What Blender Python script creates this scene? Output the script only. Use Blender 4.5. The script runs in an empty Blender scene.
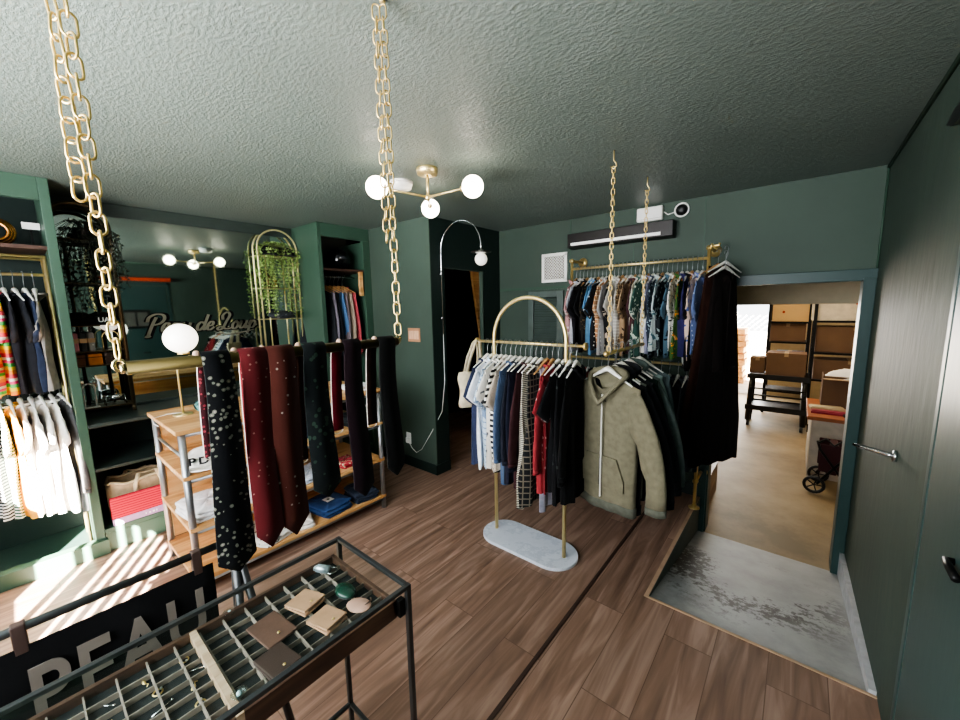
import bpy, math, random
from mathutils import Vector, Matrix
C = bpy.context.scene.collection
PI = math.pi
rnd = random.Random(7)

# ------------------------------------------------------------------ materials
def lin(h, a=1.0):
    h = h.lstrip('#'); out = []
    for i in (0, 2, 4):
        c = int(h[i:i+2], 16) / 255
        out.append(c/12.92 if c <= .04045 else ((c+.055)/1.055)**2.4)
    return (*out, a)
MATS = {}
def newmat(name):
    m = bpy.data.materials.new(name); m.use_nodes = True
    nt = m.node_tree; b = nt.nodes['Principled BSDF']
    return m, nt, b
def N(nt, t, **k):
    n = nt.nodes.new(t)
    for a, v in k.items(): setattr(n, a, v)
    return n
def noise(nt, scale, detail=3, coord='Object', stretch=None, rough=.5):
    tc = N(nt, 'ShaderNodeTexCoord'); src = tc.outputs[coord]
    if stretch:
        mp = N(nt, 'ShaderNodeMapping'); mp.inputs['Scale'].default_value = stretch
        nt.links.new(src, mp.inputs['Vector']); src = mp.outputs[0]
    n = N(nt, 'ShaderNodeTexNoise'); n.inputs['Scale'].default_value = scale
    n.inputs['Detail'].default_value = detail; n.inputs['Roughness'].default_value = rough
    nt.links.new(src, n.inputs['Vector']); return n
def ramp(nt, fac, stops, interp='LINEAR'):
    r = N(nt, 'ShaderNodeValToRGB'); cr = r.color_ramp; cr.interpolation = interp
    while len(cr.elements) < len(stops): cr.elements.new(.5)
    for e, (p, c) in zip(cr.elements, stops):
        e.position = p; e.color = lin(c) if isinstance(c, str) else c
    nt.links.new(fac, r.inputs[0]); return r
def bump(nt, b, height, strength=.3, dist=.01, normal=None):
    bp = N(nt, 'ShaderNodeBump'); bp.inputs['Strength'].default_value = strength
    bp.inputs['Distance'].default_value = dist
    nt.links.new(height, bp.inputs['Height'])
    if normal: nt.links.new(normal, bp.inputs['Normal'])
    nt.links.new(bp.outputs[0], b.inputs['Normal']); return bp
def plain(name, col, rough=.5, metal=0., var=.12, nscale=12, bmp=0, bscale=80, spec=.5, emit=None, es=0):
    if name in MATS: return MATS[name]
    m, nt, b = newmat(name)
    b.inputs['Roughness'].default_value = rough; b.inputs['Metallic'].default_value = metal
    b.inputs['Specular IOR Level'].default_value = spec
    c = lin(col)
    n = noise(nt, nscale, 4)
    r = ramp(nt, n.outputs['Fac'], [(.3, tuple(max(0, x*(1-var)) for x in c[:3])+(1,)), (.7, tuple(min(1, x*(1+var)) for x in c[:3])+(1,))])
    nt.links.new(r.outputs[0], b.inputs['Base Color'])
    if bmp:
        n2 = noise(nt, bscale, 2); bump(nt, b, n2.outputs['Fac'], bmp, .002)
    if emit:
        b.inputs['Emission Color'].default_value = lin(emit); b.inputs['Emission Strength'].default_value = es
    MATS[name] = m; return m
def cloth(col, kind='plain', c2='#ffffff', c3=None, scale=1., rough=.9):
    key = f'cloth {kind} {col} {c2} {c3} {scale}'
    if key in MATS: return MATS[key]
    m, nt, b = newmat(key)
    b.inputs['Roughness'].default_value = rough
    b.inputs['Specular IOR Level'].default_value = .12
    b.inputs['Sheen Weight'].default_value = .03
    L = nt.links.new
    tc = N(nt, 'ShaderNodeTexCoord'); obj = tc.outputs['Object']
    if kind == 'plain':
        c = lin(col); n = noise(nt, 30, 3)
        out = ramp(nt, n.outputs['Fac'], [(.3, tuple(x*.85 for x in c[:3])+(1,)), (.7, tuple(min(1, x*1.12) for x in c[:3])+(1,))]).outputs[0]
    elif kind in ('hstripe', 'vstripe', 'check', 'rainbow'):
        sx = N(nt, 'ShaderNodeSeparateXYZ'); L(obj, sx.inputs[0])
        def saw(o, f, th=.5):
            mu = N(nt, 'ShaderNodeMath', operation='MULTIPLY'); L(o, mu.inputs[0]); mu.inputs[1].default_value = f
            fr = N(nt, 'ShaderNodeMath', operation='FRACT'); L(mu.outputs[0], fr.inputs[0])
            gt = N(nt, 'ShaderNodeMath', operation='GREATER_THAN'); L(fr.outputs[0], gt.inputs[0]); gt.inputs[1].default_value = th
            return gt.outputs[0], fr.outputs[0]
        if kind == 'hstripe': f = saw(sx.outputs[2], 40*scale)[0]; out = ramp(nt, f, [(0, col), (1, c2)]).outputs[0]
        elif kind == 'vstripe': f = saw(sx.outputs[0], 40*scale)[0]; out = ramp(nt, f, [(0, col), (1, c2)]).outputs[0]
        elif kind == 'rainbow':
            f = saw(sx.outputs[2], 3.1*scale)[1]
            out = ramp(nt, f, [(0, '#e04a5a'), (.2, '#f08c2c'), (.38, '#f3d02f'), (.55, '#54b85a'), (.72, '#e8437a'), (.86, '#f7f0e0')], 'CONSTANT').outputs[0]
        else:
            a = saw(sx.outputs[2], 26*scale, .8)[0]; c = saw(sx.outputs[0], 26*scale, .8)[0]
            mx = N(nt, 'ShaderNodeMath', operation='MAXIMUM'); L(a, mx.inputs[0]); L(c, mx.inputs[1])
            out = ramp(nt, mx.outputs[0], [(0, col), (1, c2)]).outputs[0]
    elif kind == 'dots':
        v = N(nt, 'ShaderNodeTexVoronoi'); v.inputs['Scale'].default_value = 30*scale; v.inputs['Randomness'].default_value = .45
        L(obj, v.inputs['Vector'])
        out = ramp(nt, v.outputs['Distance'], [(0, c2), (.2 if scale < 1.05 else .13, col)], 'CONSTANT').outputs[0]
    else:  # floral: blotches of two or three colours
        nz = noise(nt, 14*scale, 2); 
        v = N(nt, 'ShaderNodeTexVoronoi'); v.inputs['Scale'].default_value = 22*scale
        mx = N(nt, 'ShaderNodeMixRGB'); mx.inputs[0].default_value = .12 if scale < 2 else .006; L(obj, mx.inputs[1]); L(nz.outputs['Color'], mx.inputs[2]); L(mx.outputs[0], v.inputs['Vector'])
        a = ramp(nt, v.outputs['Distance'], [(0, c3 or c2), (.14, c2), (.34, col)], 'CONSTANT')
        sc = N(nt, 'ShaderNodeSeparateColor'); L(v.outputs['Color'], sc.inputs[0])
        gt = N(nt, 'ShaderNodeMath', operation='GREATER_THAN'); L(sc.outputs[0], gt.inputs[0]); gt.inputs[1].default_value = .35
        m2 = N(nt, 'ShaderNodeMixRGB'); L(gt.outputs[0], m2.inputs[0]); m2.inputs[1].default_value = lin(col); L(a.outputs[0], m2.inputs[2])
        out = m2.outputs[0]
    L(out, b.inputs['Base Color'])
    n2 = noise(nt, 25, 4); bump(nt, b, n2.outputs['Fac'], .35, .006)
    MATS[key] = m; return m

def wall_mat(name, col, bscale=18, bs=.35, rough=.42, var=.1):
    m, nt, b = newmat(name)
    b.inputs['Roughness'].default_value = rough; b.inputs['Specular IOR Level'].default_value = .3
    n = noise(nt, 1.3, 5); c = lin(col)
    r = ramp(nt, n.outputs['Fac'], [(.3, tuple(x*(1-var) for x in c[:3])+(1,)), (.7, tuple(x*(1+var) for x in c[:3])+(1,))])
    nt.links.new(r.outputs[0], b.inputs['Base Color'])
    n2 = noise(nt, bscale, 5, stretch=(1, 1, .35)); bump(nt, b, n2.outputs['Fac'], bs, .006)
    MATS[name] = m; return m
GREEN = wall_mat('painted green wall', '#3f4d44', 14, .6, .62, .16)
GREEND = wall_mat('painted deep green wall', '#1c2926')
GREENW = wall_mat('painted green joinery', '#385042', 30, .08, .45)
GREENT = wall_mat('teal green door paint', '#2f4442', 30, .1, .38)
def ceiling_mat():
    m, nt, b = newmat('stucco ceiling paint'); b.inputs['Roughness'].default_value = .38
    b.inputs['Specular IOR Level'].default_value = .6
    n = noise(nt, 1, 4); c = lin('#606a64')
    r = ramp(nt, n.outputs['Fac'], [(.3, tuple(x*.9 for x in c[:3])+(1,)), (.7, tuple(x*1.1 for x in c[:3])+(1,))])
    nt.links.new(r.outputs[0], b.inputs['Base Color'])
    n2 = noise(nt, 62, 6, stretch=(.75, 1.35, 1), rough=.62)
    n3 = noise(nt, 5, 3)
    r2 = ramp(nt, n2.outputs['Fac'], [(.42, (0, 0, 0, 1)), (.62, (1, 1, 1, 1))])
    mu = N(nt, 'ShaderNodeMath', operation='MULTIPLY'); nt.links.new(r2.outputs[0], mu.inputs[0]); nt.links.new(n3.outputs['Fac'], mu.inputs[1])
    bump(nt, b, mu.outputs[0], .9, .006); return m
CEIL = ceiling_mat()
def wood_mat(name, c1, c2, c3, plank=None, stretch=(14, 1.2, 6), rough=.45, gap='#644c3d'):
    m, nt, b = newmat(name); L = nt.links.new
    b.inputs['Roughness'].default_value = rough
    tc = N(nt, 'ShaderNodeTexCoord'); vec = tc.outputs['Object']
    br = None
    if plank:
        mp = N(nt, 'ShaderNodeMapping'); mp.inputs['Rotation'].default_value = (0, 0, PI/2); L(vec, mp.inputs[0])
        br = N(nt, 'ShaderNodeTexBrick'); L(mp.outputs[0], br.inputs['Vector'])
        br.inputs['Scale'].default_value = 1; br.inputs['Brick Width'].default_value = plank[0]; br.inputs['Row Height'].default_value = plank[1]
        br.inputs['Mortar Size'].default_value = .0018; br.inputs['Bias'].default_value = 0
        br.inputs['Color1'].default_value = (0, 0, 0, 1); br.inputs['Color2'].default_value = (1, 1, 1, 1); br.inputs['Mortar'].default_value = (.5, .5, .5, 1)
        br.offset = .37; br.offset_frequency = 2
        # every plank samples its own stretch of grain
        ad = N(nt, 'ShaderNodeVectorMath', operation='MULTIPLY_ADD'); L(br.outputs['Color'], ad.inputs[0]); ad.inputs[1].default_value = (7, 5, 3); L(vec, ad.inputs[2]); vec = ad.outputs[0]
    mp2 = N(nt, 'ShaderNodeMapping'); mp2.inputs['Scale'].default_value = stretch; L(vec, mp2.inputs[0])
    n = N(nt, 'ShaderNodeTexNoise'); n.inputs['Scale'].default_value = 1.3; n.inputs['Detail'].default_value = 7; n.inputs['Distortion'].default_value = 1.1
    L(mp2.outputs[0], n.inputs['Vector'])
    r = ramp(nt, n.outputs['Fac'], [(.3, c1), (.5, c2), (.7, c3)])
    out = r.outputs[0]
    if plank:
        hsv = N(nt, 'ShaderNodeHueSaturation'); L(out, hsv.inputs['Color'])
        sc = N(nt, 'ShaderNodeSeparateColor'); L(br.outputs['Color'], sc.inputs[0])
        mr = N(nt, 'ShaderNodeMapRange'); L(sc.outputs[0], mr.inputs[0]); mr.inputs[3].default_value = .88; mr.inputs[4].default_value = 1.08
        L(mr.outputs[0], hsv.inputs['Value'])
        mx = N(nt, 'ShaderNodeMixRGB'); L(br.outputs['Fac'], mx.inputs[0]); L(hsv.outputs[0], mx.inputs[1]); mx.inputs[2].default_value = lin(gap)
        out = mx.outputs[0]
    L(out, b.inputs['Base Color']); bump(nt, b, n.outputs['Fac'], .12, .003)
    MATS[name] = m; return m
FLOORM = wood_mat('brown plank floor', '#6c5446', '#876b5b', '#a48878', (1.35, .2))
OAK = wood_mat('honey oak boards', '#9c6a3c', '#c0905a', '#d8ac78', None, (10, 1.4, 10), .5)
WALNUT = wood_mat('walnut tray wood', '#33201a', '#4b3226', '#604535', None, (16, 2, 16), .5)
TAN = wood_mat('pale brown strip wood', '#93775f', '#b3967b', '#c8ad92', None, (30, 3, 30), .5)
DARKWOOD = wood_mat('dark stained wood', '#2a1a14', '#3d271e', '#503328', None, (10, 2, 10), .5)
def brushed_conc(name, c1, c2, c3, scale=3, patch=None):
    m, nt, b = newmat(name); b.inputs['Roughness'].default_value = .62
    n = noise(nt, scale, 8, rough=.65)
    r = ramp(nt, n.outputs['Fac'], [(.35, c1), (.5, c2), (.68, c3)]); out = r.outputs[0]
    if patch:
        n2 = noise(nt, 26, 9, rough=.75); n3 = noise(nt, 1.9, 3)
        mu = N(nt, 'ShaderNodeMath', operation='MULTIPLY'); nt.links.new(n2.outputs['Fac'], mu.inputs[0]); nt.links.new(n3.outputs['Fac'], mu.inputs[1])
        rr = ramp(nt, mu.outputs[0], [(.235, (0, 0, 0, 1)), (.275, (1, 1, 1, 1))])
        mx = N(nt, 'ShaderNodeMixRGB'); tc = N(nt, 'ShaderNodeTexCoord'); ds = N(nt, 'ShaderNodeVectorMath', operation='DISTANCE'); nt.links.new(tc.outputs['Object'], ds.inputs[0]); ds.inputs[1].default_value = (-.2, 2.72, -.13)
        dr = ramp(nt, ds.outputs['Value'], [(.36, (1, 1, 1, 1)), (.6, (0, 0, 0, 1))]); m3 = N(nt, 'ShaderNodeMath', operation='MULTIPLY'); nt.links.new(rr.outputs[0], m3.inputs[0]); nt.links.new(dr.outputs[0], m3.inputs[1])
        nt.links.new(m3.outputs[0], mx.inputs[0]); nt.links.new(out, mx.inputs[1]); mx.inputs[2].default_value = lin(patch); out = mx.outputs[0]
    nt.links.new(out, b.inputs['Base Color']); bump(nt, b, n.outputs['Fac'], .25, .004); return m
RAMPM = brushed_conc('worn grey concrete', '#858785', '#9b9d9c', '#abadac', 3, '#4a4743')
CONC = brushed_conc('tan concrete floor', '#76664a', '#8c7a5b', '#9f8d6e', 1.5)
GOLD = plain('brushed gold metal', '#ecd59a', .34, .8, .06)
BRASS = plain('antique brass', '#e6c987', .32, .8, .1)
BRONZE = plain('dark olive brass tube', '#4a4228', .5, 1., .1)
STEEL = plain('grey pipe steel', '#9b9da0', .38, .85, .1)
CHROME = plain('chrome metal', '#dcdde0', .15, 1., .03)
BLACKM = plain('black iron', '#161616', .45, .6, .2)
DARKST = plain('dark steel frame', '#4d5052', .35, .8, .1)
WHITE = plain('white plastic', '#f0eeea', .45, 0, .03)
BLACK = plain('black plastic', '#101011', .4, 0, .2)
BLACKF = plain('flat black cloth', '#0c0c0d', .95, 0, .2, spec=.1)
GLOBE = plain('lit opal globe', '#ffffff', .3, 0, .02, emit='#fff0d8', es=9)
GLOBEGLOW = plain('opal glass globe', '#f1ece4', .25, 0, .02, emit='#fff4e6', es=.35)  # unlit opal globes with a faint glow put into the material
CARD = plain('brown cardboard', '#6d5440', .85, 0, .1, 4)
CARDL = plain('pale cardboard', '#a08a6c', .85, 0, .1, 4)
CREAM = plain('cream painted wall', '#b3a68c', .7, 0, .06)
LEATHERM = plain('pale tan leather', '#b08668', .6, 0, .1, 30, .3, 120)
LEATHERB = plain('dark brown leather', '#5b3f34', .55, 0, .12, 30, .3, 120)
MARBLE = None
def marble():
    m, nt, b = newmat('blue grey marble'); b.inputs['Roughness'].default_value = .3
    n = noise(nt, 7, 9, rough=.7)
    r = ramp(nt, n.outputs['Fac'], [(.3, '#cbd1dd'), (.5, '#d6dbe6'), (.56, '#c2c9d6'), (.62, '#dbe0ea')])
    nt.links.new(r.outputs[0], b.inputs['Base Color']); return m
MARBLE = marble()
def glassm(name, col, alpha=.12, rough=.02):
    m, nt, b = newmat(name)
    out = nt.nodes['Material Output']; nt.nodes.remove(b)
    tr = N(nt, 'ShaderNodeBsdfTransparent'); tr.inputs[0].default_value = lin(col)
    gl = N(nt, 'ShaderNodeBsdfGlossy'); gl.inputs['Roughness'].default_value = rough
    lw = N(nt, 'ShaderNodeLayerWeight'); lw.inputs[0].default_value = .5
    pw = N(nt, 'ShaderNodeMath', operation='POWER'); pw.inputs[1].default_value = 4; nt.links.new(lw.outputs['Facing'], pw.inputs[0])
    ad = N(nt, 'ShaderNodeMath', operation='MULTIPLY_ADD'); ad.inputs[1].default_value = .45; ad.inputs[2].default_value = alpha*.5
    nt.links.new(pw.outputs[0], ad.inputs[0])
    mx = N(nt, 'ShaderNodeMixShader'); nt.links.new(ad.outputs[0], mx.inputs[0]); nt.links.new(tr.outputs[0], mx.inputs[1]); nt.links.new(gl.outputs[0], mx.inputs[2])
    nt.links.new(mx.outputs[0], out.inputs[0]); return m
GLASS = glassm('clear pale green glass', '#f1f8f6')
MIRROR = plain('silvered mirror', '#b9c6c0', .03, 1., .0)

# ------------------------------------------------------------------ mesh builder
class MB:
    def __init__(s): s.v = []; s.f = []; s.sm = []
    def add(s, vs, fs, smooth=False):
        o = len(s.v); s.v += [tuple(p) for p in vs]; s.f += [tuple(i+o for i in f) for f in fs]; s.sm += [smooth]*len(fs); return s
    def box(s, x0, x1, y0, y1, z0, z1, M=None):
        vs = [Vector((x, y, z)) for z in (z0, z1) for x, y in ((x0, y0), (x1, y0), (x1, y1), (x0, y1))]
        if M: vs = [M @ v for v in vs]
        return s.add(vs, [(0, 3, 2, 1), (4, 5, 6, 7), (0, 1, 5, 4), (1, 2, 6, 5), (2, 3, 7, 6), (3, 0, 4, 7)])
    def rings(s, R, closed=False, cap=True, smooth=True):
        n = len(R[0]); vs = [p for r in R for p in r]; fs = []
        m = len(R)
        for i in range(m if closed else m-1):
            for j in range(n):
                a = i*n+j; b = i*n+(j+1) % n; k = (i+1) % m
                fs.append((a, b, k*n+(j+1) % n, k*n+j))
        if cap and not closed: fs += [tuple(range(n-1, -1, -1)), tuple((m-1)*n+j for j in range(n))]
        return s.add(vs, fs, smooth)
    def tube(s, pts, r, n=8, closed=False, cap=True):
        P = [Vector(p) for p in pts]; m = len(P); R = []; up = None
        rr = r if isinstance(r, (list, tuple)) else [r]*m
        for i, p in enumerate(P):
            if closed: t = P[(i+1) % m]-P[i-1]
            else: t = P[min(i+1, m-1)]-P[max(i-1, 0)]
            t = t.normalized() if t.length > 1e-9 else Vector((0, 0, 1))
            if up is None: up = t.orthogonal().normalized()
            up = (up-t*up.dot(t)); up = up.normalized() if up.length > 1e-6 else t.orthogonal().normalized()
            w = t.cross(up)
            R.append([p+(up*math.cos(2*PI*j/n)+w*math.sin(2*PI*j/n))*rr[i] for j in range(n)])
        return s.rings(R, closed, cap)
    def cyl(s, a, b, r, n=16, r2=None): return s.tube([a, b], [r, r if r2 is None else r2], n)
    def lathe(s, prof, n=24, c=(0, 0, 0), cap=True):
        return s.rings([[(c[0]+r*math.cos(2*PI*j/n), c[1]+r*math.sin(2*PI*j/n), c[2]+z) for j in range(n)] for r, z in prof], cap=cap)
    def sphere(s, c, r, n=20, sc=(1, 1, 1)):
        m = n//2
        R = []
        for i in range(m+1):
            a = PI*i/m; q = max(math.sin(a), 1e-4)
            R.append([(c[0]+r*sc[0]*q*math.cos(2*PI*j/n), c[1]+r*sc[1]*q*math.sin(2*PI*j/n), c[2]-r*sc[2]*math.cos(a)) for j in range(n)])
        return s.rings(R)
    def prism(s, outline, z0, z1, M=None, smooth=False):
        n = len(outline); vs = [Vector((x, y, z)) for z in (z0, z1) for x, y in outline]
        if M: vs = [M @ v for v in vs]
        return s.add(vs, [tuple(range(n-1, -1, -1)), tuple(range(n, 2*n))]+[(j, (j+1) % n, n+(j+1) % n, n+j) for j in range(n)], smooth)
    def mesh(s, name):
        me = bpy.data.meshes.new(name); me.from_pydata(s.v, [], s.f); me.update()
        me.polygons.foreach_set('use_smooth', s.sm); return me
    def build(s, name, mat, parent=None, bevel=0, solid=0):
        o = link(name, s.mesh(name), mat, parent)
        if solid:
            md = o.modifiers.new('solid', 'SOLIDIFY'); md.thickness = solid; md.offset = 0
        if bevel:
            md = o.modifiers.new('bevel', 'BEVEL'); md.width = bevel; md.segments = 2; md.limit_method = 'ANGLE'; md.angle_limit = .6
        return o
def link(name, me, mat, parent=None):
    if not me.materials: me.materials.append(mat)
    o = bpy.data.objects.new(name, me); C.objects.link(o)
    if mat: o.material_slots[0].link = 'OBJECT'; o.material_slots[0].material = mat
    if parent: o.parent = parent
    return o
def tag(o, label, cat, group=None, kind=None):
    o['label'] = label; o['category'] = cat
    if group: o['group'] = group
    if kind: o['kind'] = kind
    return o
def thing(name, label, cat, loc=(0, 0, 0), rz=0, group=None, rx=0, ry=0):
    o = bpy.data.objects.new(name, None); C.objects.link(o); o.empty_display_size = .05
    o.location = loc; o.rotation_euler = (rx, ry, rz); return tag(o, label, cat, group)
def struct(o): o['kind'] = 'structure'; return o
def arc(cx, cz, r, a0, a1, n=16): return [(cx+r*math.cos(math.radians(a0+(a1-a0)*i/n)), cz+r*math.sin(math.radians(a0+(a1-a0)*i/n))) for i in range(n+1)]
def text_mesh(txt, size, ext=.001, bold=.0, shear=0, space=1.0):
    cu = bpy.data.curves.new('t', 'FONT'); cu.body = txt; cu.size = size; cu.extrude = ext; cu.offset = bold; cu.shear = shear; cu.space_character = space
    cu.align_x = 'CENTER'; cu.align_y = 'CENTER'
    o = bpy.data.objects.new('t', cu); C.objects.link(o)
    bpy.context.view_layer.update()
    me = bpy.data.meshes.new_from_object(o.evaluated_get(bpy.context.evaluated_depsgraph_get()))
    bpy.data.objects.remove(o); return me

# ------------------------------------------------------------------ room shell
CH = 2.4; BY = 3.48; RX = .35; LX = -4.0; FY = -1.2; LOW = -.3
m = MB()
m.box(LX-.2, RX, FY, 2.056, -.3, 0); m.box(LX-.2, -.54, 2.056, 4.4, -.3, 0)
struct(m.build('floor', FLOORM))
# sloping concrete ramp down to the store room and the dark sides of the raised floor
struct(MB().prism([(2.058, -.012), (BY, LOW), (BY, LOW-.1), (2.058, LOW-.1)], -.535, RX, Matrix(((0, 0, 1, 0), (1, 0, 0, 0), (0, 1, 0, 0), (0, 0, 0, 1)))).build('ramp', RAMPM))
SIDEM = plain('grey painted upstand', '#59615d', .6)
struct(MB().box(-.541, -.535, 2.056, BY, LOW, -.008).build('trim_1', SIDEM))
struct(MB().box(-.556, -.535, 2.045, BY, -.006, .003).box(-.556, RX, 2.045, 2.058, -.006, .004).build('trim_2', plain('brown edge strip', '#b2957b', .4)))
tag(MB().prism([(-.829, -1.19), (-.811, -1.19), (-.811, 3.4), (-.829, 3.4)], .0005, .006).build('floor_strip', plain('dark rubber strip', '#3a281f', .6)), 'long dark joint strip running across the plank floor', 'floor strip')
CURBM = plain('pale concrete curb', '#b8babd', .6, 0, .15, 20)
struct(MB().prism([(2.06, -.02), (2.06, 0.02), (BY, -.13), (BY, -.3)], .325, .349, Matrix(((0, 0, 1, 0), (1, 0, 0, 0), (0, 1, 0, 0), (0, 0, 0, 1)))).build('baseboard_right', CURBM))
struct(MB().box(LX-.2, RX+.1, FY-.1, 4.4, CH, CH+.1).build('ceiling', CEIL))
# back wall with the opening down to the store
m = MB(); m.box(-2.587, -.5, BY, BY+.12, LOW, CH); m.box(-.5, .293, BY, BY+.12, 1.735, CH); m.box(.293, RX+.1, BY, BY+.12, LOW, CH)
struct(m.build('wall_back', GREEN))
m = MB()
m.box(-.54, .36, BY-.018, BY, 1.715, 1.79); m.box(.288, .349, BY-.03, BY+.13, LOW, 1.735); m.box(-.5, -.488, BY, BY+.13, LOW, 1.735)
m.box(-.56, -.5, BY-.018, BY, LOW, 1.715)
struct(m.build('trim_3', GREENT, bevel=.004))
m = MB()
m.box(-2.58, -.56, BY-.012, BY, 1.76, 1.785)
for x in (-1.742, -1.15, -.62): m.box(x-.004, x+.004, BY-.003, BY, 1.785, CH)
struct(m.build('trim_4', GREENW))
struct(MB().box(RX, RX+.1, FY, BY+.12, LOW, CH).build('wall_right', GREEN))
struct(MB().tube([(RX-.006, FY, CH-.012), (RX-.006, BY, CH-.012)], .009, 6).tube([(RX-.006, BY-.006, CH), (RX-.006, BY-.006, 1.7)], .006, 6).build('trim_5', GREENW))
# right wall: painted flush panel, then a framed door nearer the camera
m = MB(); m.box(RX-.012, RX, 1.735, 1.775, 0, 2.1); m.box(RX-.02, RX, .82, .89, 0, 2.1); m.box(RX-.012, RX, .82, 1.775, 2.05, 2.1)
struct(m.build('trim_6', GREENT, bevel=.005))
d = MB().box(RX-.012, RX, .89, 1.72, 0.01, 2.03).build('door_1', GREENT); struct(d)
MB().tube([(.338, 1.42, .95), (.325, 1.42, .95), (.323, 1.39, .95), (.323, 1.33, .95)], .009, 10).build('door_handle', BLACKM, d)
# left side: wall behind mirror and niches, fascia
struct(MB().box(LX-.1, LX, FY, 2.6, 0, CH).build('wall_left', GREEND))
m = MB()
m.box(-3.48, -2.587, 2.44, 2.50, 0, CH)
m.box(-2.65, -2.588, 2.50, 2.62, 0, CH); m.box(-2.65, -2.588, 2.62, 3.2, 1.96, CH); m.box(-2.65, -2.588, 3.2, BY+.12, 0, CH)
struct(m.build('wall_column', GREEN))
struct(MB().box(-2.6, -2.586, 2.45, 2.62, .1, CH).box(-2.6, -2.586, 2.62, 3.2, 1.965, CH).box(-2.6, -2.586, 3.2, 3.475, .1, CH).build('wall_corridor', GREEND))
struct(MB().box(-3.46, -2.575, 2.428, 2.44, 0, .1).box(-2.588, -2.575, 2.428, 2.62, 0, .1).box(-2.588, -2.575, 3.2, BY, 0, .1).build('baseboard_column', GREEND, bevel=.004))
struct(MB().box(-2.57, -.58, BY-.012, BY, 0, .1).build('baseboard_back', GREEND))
struct(MB().box(-4.1, -4.0, 2.5, 4.4, 0, CH).box(-4.1, -2.6, 4.3, 4.4, 0, CH).build('wall_hall', BLACKF))  # the hall's darkness is put into the flat black wall colour
# front wall with a wide shop window (behind the camera) that lets the sun in
m = MB(); WX0, WX1, WZ0, WZ1 = -2.6, .1, 1.02, 2.25
m.box(LX-.1, WX0, FY-.1, FY, 0, CH); m.box(WX1, RX+.1, FY-.1, FY, 0, CH); m.box(WX0, WX1, FY-.1, FY, 0, WZ0); m.box(WX0, WX1, FY-.1, FY, WZ1, CH)
struct(m.build('wall_front', GREEN))
m = MB()
for x in (WX0, -1.75, -.95, WX1-.04): m.box(x, x+.04, FY-.08, FY-.03, WZ0, WZ1)
m.box(WX0, WX1, FY-.08, FY-.03, WZ0, WZ0+.04); m.box(WX0, WX1, FY-.08, FY-.03, WZ1-.04, WZ1)
struct(m.build('window_1', BLACKM))
g = MB()  # unseen bars and solid panels added to stripe and block the sun
for i in range(10):
    x = -1.15+i*.135; g.box(x, x+.062, FY-.06, FY-.045, WZ0, WZ1)
g.box(-1.0, .1, FY-.06, FY-.045, 1.76, WZ1).box(WX0, -1.45, FY-.06, FY-.045, WZ0, 1.60)
tag(g.build('sun_gobo', BLACKM), 'added unseen bars and panels shaping the sun in the shop window', 'gobo')

# built-in joinery on the left: sun-lit wardrobe bay, ledge under the mirror, right-hand niche
m = MB()
m.box(-4.0, -3.5, .19, .235, 0, CH); m.box(-3.545, -3.503, FY, .19, 2.27, CH); m.box(-3.54, -3.47, FY, .245, 0, .1)
t = m.build('wardrobe_surround', GREENW, bevel=.003); tag(t, 'green painted open wardrobe surround left of the mirror', 'wardrobe')
MB().box(-3.995, -3.53, FY, .19, .02, .05).build('base_board', plain('dark green base', '#243630', .4), t)
MB().box(-3.995, -3.54, FY, .19, 1.99, 2.01).build('shelf', DARKWOOD, t)
t = thing('mirror_ledge', 'dark green ledge unit with open compartments under the mirror', 'ledge', (-3.75, 1.0, 0))
def rel(mb, o): 
    mb.v = [(x-o.location.x, y-o.location.y, z-o.location.z) for x, y, z in mb.v]; return mb
LEDGE = plain('very dark green ledge paint', '#26302d', .4, 0, .1)
rel(MB().box(-4.0, -3.5, .237, 1.88, .86, .885), t).build('ledge_top', LEDGE, t, bevel=.003)
rel(MB().box(-4.0, -3.5, .237, 1.88, .565, .585), t).build('shelf', LEDGE, t, bevel=.003)
rel(MB().box(-4.0, -3.5, .237, 1.88, .13, .16).box(-3.52, -3.5, .237, 1.88, 0, .13), t).build('plinth', GREENW, t, bevel=.003)
rel(MB().box(-4.0, -3.51, .98, 1.0, .585, .86).box(-4.0, -3.51, .9, .92, .16, .565), t).build('divider', GREENW, t)
m = MB()
m.box(-4.0, -3.48, 1.88, 1.92, 0, CH); m.box(-3.52, -3.48, 1.92, 2.44, 2.28, CH); m.box(-3.52, -3.48, 2.36, 2.44, 0, 2.28); m.box(-4.0, -3.5, 2.40, 2.44, 0, 2.28)
t = m.build('niche_surround', GREENW, bevel=.003); tag(t, 'green painted tall open clothes niche beside the column', 'wardrobe')
MB().box(-3.995, -3.49, 1.92, 2.40, 1.97, 1.99).build('shelf', DARKWOOD, t)
MB().box(-3.50, -3.47, 2.30, 2.335, 1.73, 1.97).build('wood_bracket', OAK, t)
MB().box(-3.995, -3.5, 1.92, 2.40, .1, .13).build('base_board', GREENW, t)
# mirror
t = thing('wall_mirror', 'large wall mirror with dark script lettering above the ledge', 'mirror', (-3.985, 1.06, .885))
MB().box(-.012, .004, -.825, .815, .01, 1.425).build('mirror_glass', MIRROR, t)
FR = plain('dark green mirror frame', '#2d3733', .4)
MB().box(-.012, .018, -.825, .815, 1.42, 1.515).build('top_frame', FR, t, bevel=.003); MB().box(-.012, .014, -.825, .815, 0, .02).build('bottom_frame', FR, t, bevel=.003)
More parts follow.
